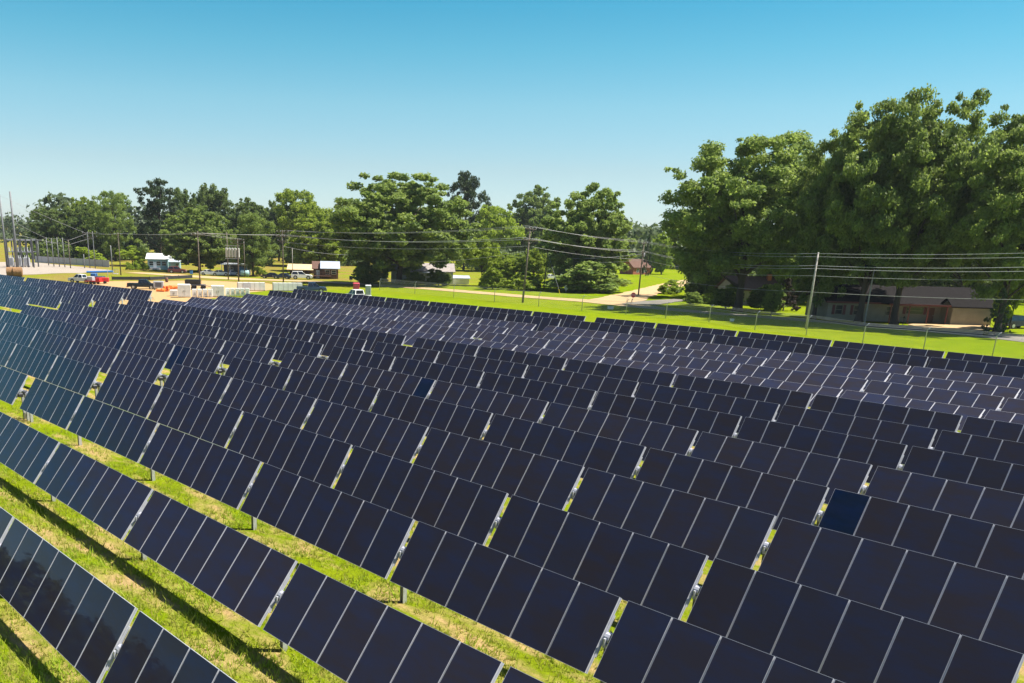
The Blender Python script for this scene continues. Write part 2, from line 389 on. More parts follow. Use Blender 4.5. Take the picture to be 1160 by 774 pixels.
DRIVE = _d.mesh("drive_unit", [MT['dkgrey'], MT['darkplastic']])
BLUE_AT = [(480,437), (965,580), (191,409), (205,409), (135,395), (24,364)]
all_panels = []
ORD = ['','first','second','third','fourth','fifth','sixth','seventh','eighth','ninth','tenth','eleventh','twelfth','thirteenth','fourteenth','fifteenth','sixteenth']
TILT_OFF = {1: .013, 2: -.055, 3: .018, 4: .030, 5: .0, 6: .02, 7: -.03, 8: .03, 9: .01, 10: .02, 11: -.42, 12: -.32, 13: -.38, 14: -.34, 15: .03, 16: .03}
ZU = np.array([0., 10, 20, 30, 40, 50, 75])
ZC = {1: np.array([.184, .072, -.015, -.077, -.115, -.129, 0]), 2: np.array([.167, .024, -.062, -.092, -.067, .014, 0]), 3: np.array([.02, .02, .02, .02, .02, .02, 0]), 4: np.array([-.13, -.13, -.11, -.08, -.04, -.02, 0])}
def tracker(i, u0, sides, label, group, toff):
    x = ROWX(i); zt = lambda u: float(G(*(N*x + D*u)[:2])) + H_TUBE + float(np.interp(u, ZU, ZC.get(i, ZU*0)))
    root = None; t = TILT + toff
    e = N*math.cos(t) + UP*math.sin(t); nrm = -N*math.sin(t) + UP*math.cos(t)
    pieces = []                                     # (u start, n) of each group, ordered in u
    posts = []
    if 1 in sides:                                  # away side
        u = u0 + WIDE if -1 in sides else u0
        posts.append(u - .12)
        for n in sides[1]:
            if n == 0: u += WIDE - GAP; posts.append(u - .12); continue
            pieces.append((u, n, 1)); u += n*PW + GAP; posts.append(u - GAP/2)
    if -1 in sides:
        u = u0; posts.append(u + .12)
        for n in sides[-1]:
            pieces.append((u - n*PW, n, 1)); u -= n*PW + GAP; posts.append(u + GAP/2)
    base = N*x + D*u0; root = thing("solar_tracker", label, "solar panels", (base[0], base[1], float(G(base[0], base[1]))), 0, group)
    B = np.array(root.location)
    def vis(P, mg=170): 
        a, b_, d_ = pix(P); return d_ > 1.5 and -mg < a < 1160 + mg and b_ < 774 + mg + 60
    for (us, n, _) in pieces:
        ue = us + n*PW; z0, z1 = zt(us - GAP/2), zt(ue + GAP/2); L = ue - us + GAP
        dv = D*L + UP*(z1 - z0); dv /= np.linalg.norm(dv); sl_ = (z1 - z0)/L
        gj = rng.gauss(0, .004)
        for k in range(n):
            uc = us + (k + .5)*PW; c = N*x + D*uc + UP*(z0 + sl_*(uc - us + GAP/2))
            if not vis(c): continue
            tj = t + gj + rng.gauss(0, .0035); e_ = N*math.cos(tj) + UP*math.sin(tj)
            X = -dv; Z = np.cross(X, e_); Z /= np.linalg.norm(Z); Yv = np.cross(Z, X)
            M = Matrix(((X[0], Yv[0], Z[0], c[0]-B[0]), (X[1], Yv[1], Z[1], c[1]-B[1]), (X[2], Yv[2], Z[2], c[2]-B[2]), (0,0,0,1)))
            o = link("panel", PM, root); o.matrix_basis = M
            r = link("rail", RML if k == n-1 else RM, o)
            q = pix(c); all_panels.append((q[0], q[1], o))
    us_ = [p for p in sorted(posts) if vis(N*x + D*p + UP*zt(p), 260)]
    tp = [tuple(N*x + D*p + UP*zt(p) - nrm*.13 - B) for p in us_]
    if len(tp) > 1: MB().tube(tp, .065, 8).obj("torque_tube", MT['galv'], root)
    yaw = math.atan2(D[1], D[0])
    for p, loc in zip(us_, tp):
        o = link("post", POST, root); o.location = loc; o.rotation_euler = (0, 0, yaw)
        bo = link("bearing", BEAR, o); link("cable", CABLE, o)
    if -1 in sides or 0 in sides.get(1, []):
        uc = u0 + WIDE*.5 if -1 in sides else None
        if uc is not None:
            c = N*x + D*uc + UP*zt(uc)
            if vis(c):
                o = link("drive_unit", DRIVE, root); o.location = c - nrm*.13 - B; o.rotation_euler = (0, 0, yaw)
                o = link("post", POST, root); o.location = c - nrm*.13 - B; o.rotation_euler = (0, 0, yaw)
    return root
SIDE = [6, 7, 7, 7, 6, 6, 6]
for i in range(1, 17):
    if i == 1: lb = "nearest row of solar panels, in the lower left corner, mirroring a dark treeline"
    elif i == 16: lb = "rearmost row of dark solar panels, its top edge against the bright grass verge"
    else: lb = "%s row of dark tilted solar panels counted from the lower left corner of the field" % ORD[i]
    tracker(i, UW(i), {1: SIDE, -1: SIDE}, lb, "rows of solar panels in the main block", TILT_OFF.get(i, 0))
for k, i in enumerate(range(8, 13)):
    lb = ["nearest", "second nearest", "middle", "fourth nearest", "farthest"][k] + " of the five panel rows of the far left block beyond the grass aisle"
    tracker(i, UW(i) + WIDE + 58.6 + 10.8, {1: [6, 6, 6, 7, 7, 7, 6, 0, 6, 7, 7, 7]}, lb, "rows of solar panels in the far left block", rng.uniform(-.02, .03))
for bx, by in BLUE_AT:
    q = min(all_panels, key=lambda p: (p[0]-bx)**2 + (p[1]-by)**2)[2]
    q.data = PMB; q['label'] = "deep blue panel among the black ones"

# ------------------------------------------------------------------ grass tufts in the near aisles
def grass(n, name):
    x = nr.uniform(3.0, 22, n); u = nr.uniform(4, 62, n)
    keep = nr.random(n) < np.clip(1.25 - u/70 - x/40, .15, 1); x, u = x[keep], u[keep]
    P = x[:, None]*N + u[:, None]*D
    ph = np.sin(x*1.9 + np.sin(u*.7)*2) + np.sin(u*1.3 + x*.8) + nr.normal(0, .8, len(x))
    keep = ph > -.9; P, ph = P[keep], ph[keep]
    v = P - np.array([0, 0, CAM_Z]); d = v @ FW; px = 464.9 + 1002.2*(v @ R_)/d; py = 590.8 - 1002.2*(v @ U_)/d
    keep = (d > 1) & (px > -120) & (px < 900) & (py < 900); P, ph = P[keep], ph[keep]
    P[:, 2] = G(P[:, 0], P[:, 1]); K = 4; m_ = len(P)
    P = np.repeat(P, K, 0) + np.c_[nr.normal(0, .05, (m_*K, 2)), np.zeros(m_*K)]
    a = nr.uniform(0, 2*np.pi, m_*K); h = nr.gamma(4, .028, m_*K) + .03; w = nr.uniform(.012, .024, m_*K); ln = nr.uniform(.1, .9, m_*K)*h; la = nr.uniform(0, 2*np.pi, m_*K)
    s = np.c_[np.cos(a)*w, np.sin(a)*w, a*0]; tip = P + np.c_[np.cos(la)*ln, np.sin(la)*ln, h]
    V = np.stack([P - s, P + s, tip], 1).reshape(-1, 3)
    tone = np.clip(np.repeat(ph, K)*.18 + .4 + nr.normal(0, .2, m_*K), 0, 1)
    me = np_mesh(name, V, np.arange(len(V)).reshape(-1, 3), MT['blade'], tone, 3)
    return tag(link(name, me), "short grass growing between the panel rows", "grass", kind='stuff')
MT['blade'] = leaf_mat("grass_blades", (.42, .36, .08), (.30, .46, .015), .4)
grass(75000, "grass")

# ------------------------------------------------------------------ trees
def rand_dirs(n, g):
    v = g.normal(size=(n, 3)); return v / np.linalg.norm(v, axis=1)[:, None]
def leaves(cent, rad_, per, size, g, flat=.62, upb=.45, shell=.3):
    """leaf faces scattered through clumps; returns V, F, tone"""
    n = len(cent); idx = np.repeat(np.arange(n), np.maximum(8, (per*np.clip((rad_/np.percentile(rad_, 80))**2, .12, 1)).astype(int)))
    dr_ = rand_dirs(len(idx), g); rr = (shell + (1-shell)*g.random(len(idx))**.6) * (.75 + .5*g.random(len(idx)))
    off = dr_ * (rr * rad_[idx])[:, None]; off[:, 2] *= flat
    P = cent[idx] + off
    nrm = dr_*.7 + rand_dirs(len(idx), g)*1.0 + np.array([0, 0, upb]); nrm /= np.linalg.norm(nrm, axis=1)[:, None]
    t = np.cross(nrm, rand_dirs(len(idx), g)); t /= np.linalg.norm(t, axis=1)[:, None] + 1e-9; b = np.cross(nrm, t)
    s = (size * g.uniform(.6, 1.5, len(idx)))[:, None]
    bend = nrm * s * g.uniform(-.35, .1, len(idx))[:, None]
    V = np.stack([P - t*s, P + b*s*.62 + bend, P + t*s*g.uniform(.8, 1.2, (len(idx), 1)), P - b*s*.62 + bend], 1).reshape(-1, 3)
    ct = np.clip(g.normal(.5, .14, n), 0, 1)
    tone = np.clip(ct[idx] + g.normal(0, .22, len(idx)), 0, 1)
    return V, np.arange(len(V)).reshape(-1, 4), tone
def crown_points(kind, g):
    """clump centres, clump radii, limb targets in a unit tree (height 1, crown width 1)"""
    if kind == 'oak':
        L = [(0, 0, .48, .33), (0, 0, .68, .28), (.14, .06, .45, .29), (-.14, -.06, .45, .29), (-.05, .15, .5, .28), (.05, -.15, .5, .28)]
        for k in range(30):
            zz = -1 + 2*(k+.5)/30; a = k*2.4 + g.uniform(-.3, .3); rr = math.sqrt(1 - zz*zz); f = g.uniform(.86, 1.05)
            L.append((math.cos(a)*rr*.335*f, math.sin(a)*rr*.335*f, .53 + zz*.32*f, g.uniform(.12, .18)))
        nc, cr = 9, (.038, .066)
    elif kind == 'round':
        L = [(0, 0, .60, .33), (.05, 0, .78, .2)]
        for k in range(12):
            a = k*2.4 + g.uniform(-.4, .4); z = g.uniform(.18, .82); r = .34*math.sqrt(max(.1, 1-((z-.45)/.5)**2)) * g.uniform(.85, 1.08)
            L.append((math.cos(a)*r, math.sin(a)*r, z, g.uniform(.14, .2)))
        nc, cr = 11, (.05, .09)
    elif kind == 'tall':
        L = []
        for k in range(17):
            z = .22 + .74*k/16; a = k*2.4 + g.uniform(-.5, .5); r = (.33*math.sin(min(1, (z-.08)/.55)*math.pi*.5) * (1 - max(0, z-.55)/.62)) * g.uniform(.6, 1.15)
            L.append((math.cos(a)*r, math.sin(a)*r, z - .02, g.uniform(.12, .18)))
        L.append((0, 0, .6, .25)); L.append((0,0,.4,.27)); L.append((0,0,.22,.2)); nc, cr = 10, (.045, .08)
    elif kind == 'pine':
        L = []
        for k in range(22):
            z = .28 + .68*k/21; a = k*2.4 + g.uniform(-.6, .6); r = .42*(1 - (z-.2)/.95)**.7 * g.uniform(.35, 1.1)
            L.append((math.cos(a)*r, math.sin(a)*r, z, g.uniform(.09, .14)))
        L.append((0,0,.6,.2)); L.append((0,0,.75,.15)); nc, cr = 10, (.04, .07)
    elif kind == 'cone':
        L = []
        for k in range(22):
            z = .06 + .9*k/21; a = k*2.4; r = .36*(1-z)**.8
            L.append((math.cos(a)*r, math.sin(a)*r, z, .12*(1.15-z)))
        nc, cr = 8, (.04, .07)
    else:  # bush
        L = [(0, 0, .45, .36)]
        for k in range(9):
            a = k*2.4 + g.uniform(-.3, .3); z = g.uniform(.15, .7); r = .32*g.uniform(.7, 1.1)
            L.append((math.cos(a)*r, math.sin(a)*r, z, g.uniform(.16, .26)))
        nc, cr = 9, (.07, .12)
    C, Rr = [], []
    for (x, y, z, r) in L:
        k = max(4, int(nc * (r/.15)**1.6)); dd = rand_dirs(k, g)
        C.append(np.array([x, y, z]) + dd*r*g.uniform(.55, 1.02, (k, 1))*np.array([1, 1, .8])); Rr.append(g.uniform(*cr, k))
    if kind in ('oak', 'round', 'tall', 'pine'):          # loose sprays between the limbs
        base = np.vstack(C); n2 = int(len(base)*.8); pick = base[g.integers(0, len(base), n2)]
        off = g.normal(0, 1, (n2, 3))*np.array([.034, .034, .028])
        C.append(pick + off); Rr.append(g.uniform(.016, .034, n2))
    C = np.vstack(C); Rr = np.concatenate(Rr)
    C[:, 2] = np.clip(C[:, 2], .05, .985)
    # scale so that the unit tree really is one wide and one high
    C[:, :2] *= .47 / np.percentile(np.hypot(C[:, 0], C[:, 1]), 93); top = np.percentile(C[:, 2] + Rr*.6, 99); C[:, 2] = np.where(C[:, 2] > .3, .3 + (C[:, 2]-.3)*(1-.3)/(top-.3), C[:, 2])
    return C, Rr, L
PROTO = {}
def proto(key, kind, mat_, seed, per, size, trunk=.022, low=None):
    g = np.random.default_rng(seed); C, Rr, L = crown_points(kind, g)
    if low is not None: C[:, 2] = low + (C[:, 2] - C[:, 2].min()) * (C[:, 2].max() - low) / (C[:, 2].max() - C[:, 2].min())
    V, Fq, tone = leaves(C, Rr, per, size, g)
    V[:, 2] = np.maximum(V[:, 2], .004)
    crown = np_mesh("crown", V, Fq, MT[mat_], tone)
    b = MB(); zt = .62 if kind in ('oak', 'round') else .9
    pts = [(0,0,-.01), (0,0,.012), (.004,.002,.06), (.008,-.004,.2), (.0,.006,.38), (.006,0,zt)]
    rs = [trunk*1.9, trunk*1.45, trunk*1.02, trunk*.85, trunk*.6, trunk*.15]
    b.tube(pts, rs, 9)
    for (x, y, z, r) in (L[6::2] if kind == 'oak' else L[2:]):
        z0 = max(.1, min(zt*.8, z*.55)); mid = (x*.45, y*.45, z0*.45 + z*.55 - .01)
        b.tube([(.004, 0, z0), mid, (x*.95, y*.95, z)], [trunk*.5, trunk*.3, trunk*.08], 6)
    tr = b.mesh("trunk", MT['bark'], True)
    PROTO[key] = (crown, tr)
for k in range(4): proto('oak%d' % k, 'oak', 'leaf_oak', 20+k, 290, .0085, low=.20)
for k in range(3): proto('tall%d' % k, 'tall', 'leaf_oak', 40+k, 280, .0093, low=.12)
proto('mid0', 'oak', 'leaf_oak', 27, 240, .0115, low=.11); proto('mid1', 'oak', 'leaf_oak', 28, 200, .0125, low=.07)
proto('round0', 'round', 'leaf_oak', 51, 190, .0135, low=.07); proto('round1', 'round', 'leaf_dark', 52, 170, .014, low=.06)
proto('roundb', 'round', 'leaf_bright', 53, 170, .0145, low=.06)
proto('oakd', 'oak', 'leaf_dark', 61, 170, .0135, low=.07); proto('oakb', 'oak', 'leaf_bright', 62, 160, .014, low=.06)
proto('skirt', 'oak', 'leaf_oak', 63, 250, .0125, .03, .045)
proto('pine0', 'pine', 'leaf_pine', 71, 130, .012, .016); proto('pine1', 'pine', 'leaf_pine', 72, 130, .012, .016, low=.12)
proto('talld', 'tall', 'leaf_dark', 73, 160, .014, low=.07)
proto('cone', 'cone', 'leaf_pine', 74, 100, .018)
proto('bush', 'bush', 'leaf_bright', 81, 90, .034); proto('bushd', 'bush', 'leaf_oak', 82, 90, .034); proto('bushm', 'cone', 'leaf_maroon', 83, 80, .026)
KIND = {'pine': 'pine_tree', 'cone': 'cedar_tree', 'bush': 'bush', 'bushd': 'bush', 'bushm': 'bush'}
def tree(key, px, py, top, x0, x1, label, group='trees around the field', rz=None, cat=None, sy=None):
    p = at(px, py); h = height(px, py, top); w = (x1 - x0) * mpp(p)
    nm = next((v for k, v in KIND.items() if key.startswith(k)), 'broadleaf_tree')
    if nm == 'bush': group = 'bushes in the yards' if group == 'trees around the field' else group
    t = thing(nm, label, cat or nm.replace('_', ' ').replace('broadleaf ', ''), p, rng.uniform(0, 6.28) if rz is None else rz, group)
    cr, tr = PROTO[key]; c = link("crown" if nm != 'bush' else "foliage", cr, t); k = link("trunk" if nm != 'bush' else "stem", tr, t)
    t.scale = (w, (sy or w), h); return t
# right-hand oaks by the street
tree('oak0', 835, 353, 154, 742, 926, "big dark oak with thick trunk at the left end of the roadside oaks")
tree('tall0', 921, 362, 158, 868, 962, "narrow tall oak whose crown fills the gap between two big roadside oaks")
tree('oak1', 972, 366, 117, 905, 1052, "tall oak with flared trunk left of the low ranch house porch")
tree('oak2', 1012, 368, 113, 968, 1122, "tallest oak, its trunk in front of the red trimmed porch")
tree('oak3', 1129, 377, 138, 1046, 1196, "large sunlit oak with ivied trunk at the right end of the ranch house drive")
tree('talld', 1168, 342, 120, 1118, 1226, "dark oak at the right edge of the picture behind the parked dark vehicle")
tree('tall1', 892, 345, 176, 842, 950, "dark oak standing behind the narrow roadside oak near the tan house")
tree('oakd', 1050, 338, 160, 985, 1120, "shaded oak far back behind the ranch house roof")
tree('talld', 948, 345, 190, 900, 1000, "dark oak filling the gap behind the left half of the ranch house")
tree('oakd', 1005, 342, 235, 960, 1060, "low dark tree right behind the ranch house chimney")
tree('round1', 1085, 345, 240, 1045, 1130, "low dark tree behind the right end of the ranch house")
tree('oakd', 905, 340, 250, 868, 950, "low dark tree between the tan cottage and the ranch house")
tree('talld', 800, 338, 215, 760, 850, "dark tree behind the left side of the thick trunked oak")
tree('cone', 1126, 380, 326, 1110, 1142, "ivy clad leafy column at the foot of the large sunlit oak", cat="ivy", sy=2.5)
tree('roundb', 1143, 373, 292, 1126, 1166, "light green young tree beside the ivy clad trunk by the parked dark car")
tree('bushd', 866, 352, 322, 848, 886, "tall green shrub hiding the right half of the tan cottage")
tree('bushd', 822, 350, 322, 808, 838, "dark shrub at the left corner of the tan cottage")
tree('bushm', 887, 352, 315, 872, 903, "dark maroon conical bush between the tan house and the narrow oak")
tree('tall2', 873, 358, 322, 860, 884, "slim green sapling right of the thick oak trunk")
# middle
tree('mid0', 452, 323, 200, 378, 528, "broad spreading oak in front of the white house", rz=1.0)
tree('round0', 505, 318, 232, 478, 531, "rounded oak joined to the right side of the broad spreading oak", rz=2.)
tree('pine0', 525, 306, 196, 497, 556, "dark pine standing above the right shoulder of the broad oak")
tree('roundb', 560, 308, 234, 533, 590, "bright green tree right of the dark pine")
tree('mid1', 602, 303, 216, 570, 634, "pale airy tree behind the roadside bushes, left of the dense dark oak", rz=.7)
tree('skirt', 662, 329, 215, 612, 712, "dense dark oak with low skirt of branches on the corner lawn", rz=.3)
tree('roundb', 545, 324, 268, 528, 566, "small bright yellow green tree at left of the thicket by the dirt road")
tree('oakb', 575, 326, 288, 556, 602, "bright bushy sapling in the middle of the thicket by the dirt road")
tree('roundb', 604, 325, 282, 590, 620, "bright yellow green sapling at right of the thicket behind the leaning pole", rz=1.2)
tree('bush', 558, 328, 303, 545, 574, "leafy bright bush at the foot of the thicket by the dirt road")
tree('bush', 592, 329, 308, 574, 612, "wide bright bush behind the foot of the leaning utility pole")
tree('bushd', 662, 331, 296, 622, 700, "wide dark skirt of low branches at the foot of the dense dark oak")
tree('cone', 731, 313, 266, 725, 738, "dark slim cedar beside the red brick house")
tree('oakb', 749, 311, 264, 736, 764, "bright young tree right of the red brick house")
tree('tall2', 694, 300, 248, 680, 712, "mid green tree behind the red brick house", rz=2.2)
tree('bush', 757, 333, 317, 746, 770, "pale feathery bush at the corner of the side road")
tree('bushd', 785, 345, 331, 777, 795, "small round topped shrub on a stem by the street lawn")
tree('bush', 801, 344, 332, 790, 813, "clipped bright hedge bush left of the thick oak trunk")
tree('bushd', 697, 318, 311, 693, 701, "round green shrub in front of the red brick house")
tree('bushd', 995, 357, 341, 982, 1012, "green shrub in front of the ranch house windows")
tree('bush', 962, 352, 338, 950, 976, "light green shrub under the ranch house front windows")
# left
tree('talld', 66, 293, 236, 36, 98, "dark tree at the left end of the far tree group by the switchyard")
tree('oakb', 97, 290, 225, 78, 116, "lighter green tree top rising between two dark trees near the switchyard")
tree('oakd', 104, 294, 231, 84, 130, "rounded dark tree in the middle of the group behind the switchyard poles")
tree('tall0', 131, 296, 217, 106, 160, "tall tree at the right end of the group behind the switchyard poles")
tree('bush', 103, 298, 280, 88, 118, "low bright bush under the dark trees by the switchyard fence")
tree('pine1', 183, 302, 204, 150, 220, "tall dark pine above the pale trailer home")
tree('talld', 213, 300, 215, 192, 236, "narrow dark tree right of the tall pine")
tree('round1', 245, 298, 209, 217, 277, "large round topped dark tree behind the transformer poles")
tree('mid1', 226, 308, 238, 186, 262, "bushy oak behind the lone crossarm pole on the left", rz=.4)
tree('tall1', 287, 313, 243, 262, 314, "upright oak right of the pole mounted transformers")
tree('oakd', 285, 300, 228, 262, 312, "dark tree top seen behind the upright oak")
tree('roundb', 345, 302, 216, 316, 384, "large bright green tree behind the tan carport")
tree('oakb', 362, 308, 244, 330, 396, "bright tree between the carport and the broad spreading oak")
tree('mid1', 316, 296, 230, 298, 338, "distant green tree left of the large bright green tree")
tree('round1', 398, 300, 236, 376, 420, "shaded tree at the left edge of the broad spreading oak")
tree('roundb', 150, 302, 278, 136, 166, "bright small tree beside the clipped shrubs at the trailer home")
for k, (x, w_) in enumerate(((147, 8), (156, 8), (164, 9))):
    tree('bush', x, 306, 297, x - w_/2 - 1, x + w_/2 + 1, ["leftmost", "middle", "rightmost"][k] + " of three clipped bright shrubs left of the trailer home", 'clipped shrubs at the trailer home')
tree('bushd', 497, 324, 305, 484, 512, "shaded bush against the front wall of the white house")
tree('bushd', 470, 324, 308, 458, 482, "dark bush beside the trunk of the broad spreading oak")
tree('bushd', 420, 322, 296, 404, 440, "wide dark bush under the left side of the broad spreading oak")
tree('bush', 295, 312, 302, 288, 302, "low bright bush at the edge of the meadow left of the dark cars")
# far woods
def wood(name, spots, label, size, per, mat_):
    g = np.random.default_rng(5); C, Rr = [], []
    for (x, y, h, w) in spots:
        z = float(G(x, y)); k = 10
        dd = rand_dirs(k, g); C.append(np.c_[x + dd[:, 0]*w*.42, y + dd[:, 1]*w*.42, z + h*(.50 + .38*dd[:, 2])]); Rr.append(np.full(k, w*.30))
        k2 = 5; C.append(np.c_[x + g.normal(0, w*.3, k2), y + g.normal(0, w*.3, k2), z + h*g.uniform(.08, .35, k2)]); Rr.append(np.full(k2, w*.28))
    C = np.vstack(C); Rr = np.concatenate(Rr); V, Fq, tone = leaves(C, Rr, per, size, g)
    V[:, 2] = np.maximum(V[:, 2], -3)
    return tag(link(name, np_mesh(name, V, Fq, MT[mat_], tone)), label, "woods", kind='stuff')
sp = []
for k in range(150):
    a = rad(-46 + 84*k/149) ; r_ = rng.uniform(620, 760); sp.append((math.sin(a)*r_, math.cos(a)*r_, rng.uniform(13, 20), rng.uniform(14, 22)))
for k in range(90):
    a = rad(-30 + 56*k/89); r_ = rng.uniform(400, 480)
    if -22 < math.degrees(a) < 40: sp.append((math.sin(a)*r_, math.cos(a)*r_, rng.uniform(17, 25), rng.uniform(13, 20)))
wood("woods", sp, "distant line of trees along the horizon behind the houses", 1.3, 34, 'leaf_far')
def px_spots(lst, h0, h1, w0, w1, dep):
    o = []
    for (xa, ya), (xb, yb), n in lst:
        for k in range(n):
            p = at(xa + (xb-xa)*(k+.5)/n, ya + (yb-ya)*(k+.5)/n); q = p * (1 + rng.uniform(0, dep)/p.length); o.append((q.x, q.y, rng.uniform(h0, h1), rng.uniform(w0, w1)))
    return o
wood("undergrowth", px_spots([((30,294),(160,295),34),((200,298),(298,300),22),((330,299),(400,302),16),((535,306),(625,310),16),((640,309),(686,305),8)], 4, 8, 6, 9, 14),
     "dark undergrowth and low trees closing the gaps below the far trees", .45, 60, 'leaf_dark')
wood("undergrowth", px_spots([((790,338),(940,342),18),((940,338),(1160,346),24)], 5, 11, 6, 9, 8), "shaded thicket behind the houses under the roadside oaks", .4, 60, 'leaf_dark')
sp = []
for k in range(90):
    u = 40 + 260*k/89; P = N*rng.uniform(-64, -52) + D*u; sp.append((P[0], P[1], rng.uniform(19, 22), rng.uniform(9, 13))); P = N*-66 + D*(u + 2); sp.append((P[0], P[1], rng.uniform(19, 22), 12))
wood("woods", sp, "belt of trees beside the near rows, mirrored in the lower half of the nearest panels", .7, 130, 'leaf_pine')

# ------------------------------------------------------------------ utility poles and wires
def pole(px, py, top, label, r=.15, m_='wood_pole', arms=(), lean=0., nm='utility_pole', group='utility poles along the street', ex=(), az=None):
    """arms: (fraction of height, half width, insulators)"""
    p = at(px, py); h = height(px, py, top)
    t = thing(nm, label, 'pole', p, az if az is not None else 0., group)
    t.rotation_euler = (0, lean, t.rotation_euler.z)
    MB().tube([(0,0,-.3), (0,0,h*.5), (0,0,h)], [r, r*.85, r*.68], 10).obj('shaft', MT[m_], t, True)
    for (fr, hw, n) in arms:
        z = h*fr; b = MB(); b.box(0, -r*.9, z, hw*2, .10, .13)
        for s in (-1, 1): b.tube([(s*hw*.6, -r*.9, z - .05), (0, -r*.9, z - .65)], .025, 5)
        a = b.obj('crossarm', MT['pale_pole' if m_ == 'pale_pole' else 'wood_pole'], t)
        for k in range(n):
            x = -hw + .1 + (2*hw - .2)*k/max(1, n-1)
            MB().tube([(x,-r*.9,z+.06),(x,-r*.9,z+.15),(x,-r*.9,z+.17),(x,-r*.9,z+.27)], [.03,.03,.075,.05], 8).obj('insulator', MT['porcelain'], a)
    return t, p, h
def can(t, x, y, z, r=.24, h=.75, m_='grey'):
    b = MB(); b.tube([(x,y,z),(x,y,z+.03),(x,y,z+h),(x,y,z+h+.06)], [r*.9,r,r,r*.8], 12)
    o = b.obj('transformer', MT[m_], t, True); MB().tube([(x+.08,y,z+h),(x+.08,y,z+h+.3)], [.05,.03], 6).obj('bushing', MT['porcelain'], o); return o
street_az = math.atan2((at(1000,371)-at(690,343)).y, (at(1000,371)-at(690,343)).x) + math.pi/2
PA = pole(592, 343, 258, "leaning wooden pole with two crossarms at the corner of the field by the dirt road", .19, arms=((.985, 1.25, 4), (.84, 1.5, 4)), lean=.055, az=street_az)
PG = pole(616, 328, 281, "plain shorter pole standing across the dirt road beside the leaning crossarm pole", .14, lean=.04)
PB = pole(723, 335, 274, "wooden pole with transformer behind the stop sign", .15, arms=((.97, .9, 3), (.80, .7, 2)), lean=.01, az=street_az); can(PB[0], .32, 0, PB[2]*.72)
PC = pole(913, 373, 286, "pale slender pole standing on the grass verge between field and street", .15, 'pale_pole', lean=0., nm='utility_pole')
PD = pole(979, 368, 305, "street light pole in front of the ranch house", .11, 'pale_pole', nm='street_light')
_h = PD[2]; MB().tube([(0,0,_h*.98),(.5,-.3,_h+.05),(1.1,-.6,_h+.05)], .04, 6).obj('lamp_arm', MT['galv'], PD[0])
_b = MB(); _b.box(1.25, -.68, _h+.02, .55, .26, .14, 0, .05); _b.obj('lamp_head', MT['grey'], PD[0])
PE = pole(226.5, 320, 262, "lone wooden pole with braced crossarm left of the pole transformers", .17, arms=((.93, 1.5, 4),), az=.3); 
PF = pole(321, 320, 261, "wooden pole with three stacked crossarms by the dark parked cars", .17, arms=((.97, 1.4, 4), (.88, 1.4, 4), (.80, 1.2, 3)), az=.2)
PH1 = pole(258.7, 317, 263, "left pole of the transformer bank", .15, group='poles of the transformer bank')
PH2 = pole(270.5, 319, 271, "brown middle pole of the transformer bank with crossarm", .17, arms=((.98, 1.6, 4), (.90, 1.6, 3)), group='poles of the transformer bank')
PH3 = pole(277.5, 314, 273, "right thin pole of the transformer bank", .12, group='poles of the transformer bank')
t = thing('transformer_rack', "rack of white transformers slung between the three poles", 'transformer', (PH1[1] + PH2[1]) / 2)
_w = 3.6; z0 = height(265, 318, 293); z1 = height(265, 318, 280)
b = MB(); b.box(0, 0, z0, _w, .5, .12); b.box(0, 0, z1 + .3, _w, .12, .12); b.obj('platform', MT['galv'], t)
for k in range(5): 
    o = MB().box(-1.4 + .7*k, 0, (z0 + z1)/2, .5, .5, z1 - z0 - .5, 0, .06).obj('transformer', MT['offwhite'], t)
    MB().tube([(-1.4 + .7*k, 0, z1 - .3), (-1.4 + .7*k, 0, z1 + .1)], [.07, .04], 6).obj('bushing', MT['porcelain'], o)
PI = pole(404.7, 315, 288.5, "thin grey pole under the left side of the broad oak", .10, 'steel_pole')
PJ = pole(331.5, 312.5, 281, "thin pole in front of the tan carport", .10, 'pale_pole')
SW = [(45,297.5,272.5),(55.2,301,268.8),(61.2,302.2,270),(67.4,302.5,269),(73.6,303,269.5),(80,304.2,271.5),(102,304,263.5),(108,304.5,262.5),(127.4,306.5,278),(137,312,263.5),(96,304,288)]
SWL = ["leftmost thin pole of the switchyard line at the grass edge","second thin pole of the switchyard line","third thin pole of the switchyard line","fourth thin pole in the middle of the switchyard line","fifth thin pole of the switchyard line",
 "brown pole among the grey switchyard poles","left pole of the tall pair right of the switchyard line","right pole of the tall pair right of the switchyard line","short pole near the end of the low grey fence","tall dark pole standing alone in front of the low grey fence","short stub pole at the gravel edge"]
SP = [pole(x, y, tp, l, .15, 'wood_pole' if k in (5, 9) else 'steel_pole', arms=((.97, 1.4, 3), (.86, 1.3, 3)) if k in (6, 7) else (((.95, .8, 2),) if k == 9 else ()), group='switchyard poles') for k, ((x, y, tp), l) in enumerate(zip(SW, SWL))]
TP = [pole(8.3, 302.5, 220, "left one of two very tall tapering steel poles at the left edge", .30, 'steel_pole', nm='transmission_pole', group='tall steel poles'),
      pole(20.4, 303.5, 217, "right one of two very tall tapering steel poles at the left edge", .33, 'steel_pole', nm='transmission_pole', group='tall steel poles')]
def top_pt(P, fr=1., off=(0,0,0)):
    P[0].rotation_mode = 'XYZ'
    return P[1] + P[0].rotation_euler.to_matrix() @ Vector((off[0], off[1], P[2]*fr + off[2]))
def wire(pts, label, sag=.5, r=.034, group='overhead wires'):
    P = []
    for a, b in zip(pts[:-1], pts[1:]):
        for k in range(14):
            s = k/14; q = a.lerp(b, s); q.z -= 4*sag*s*(1-s)*((b-a).length/45)**1.2; P.append(q)
    P.append(pts[-1]); c = P[0].copy()
    o = MB().tube([p - c for p in P], r, 5).obj('overhead_wire', MT['wire'], None, True); o.location = c
    return tag(o, label, 'wire', group)
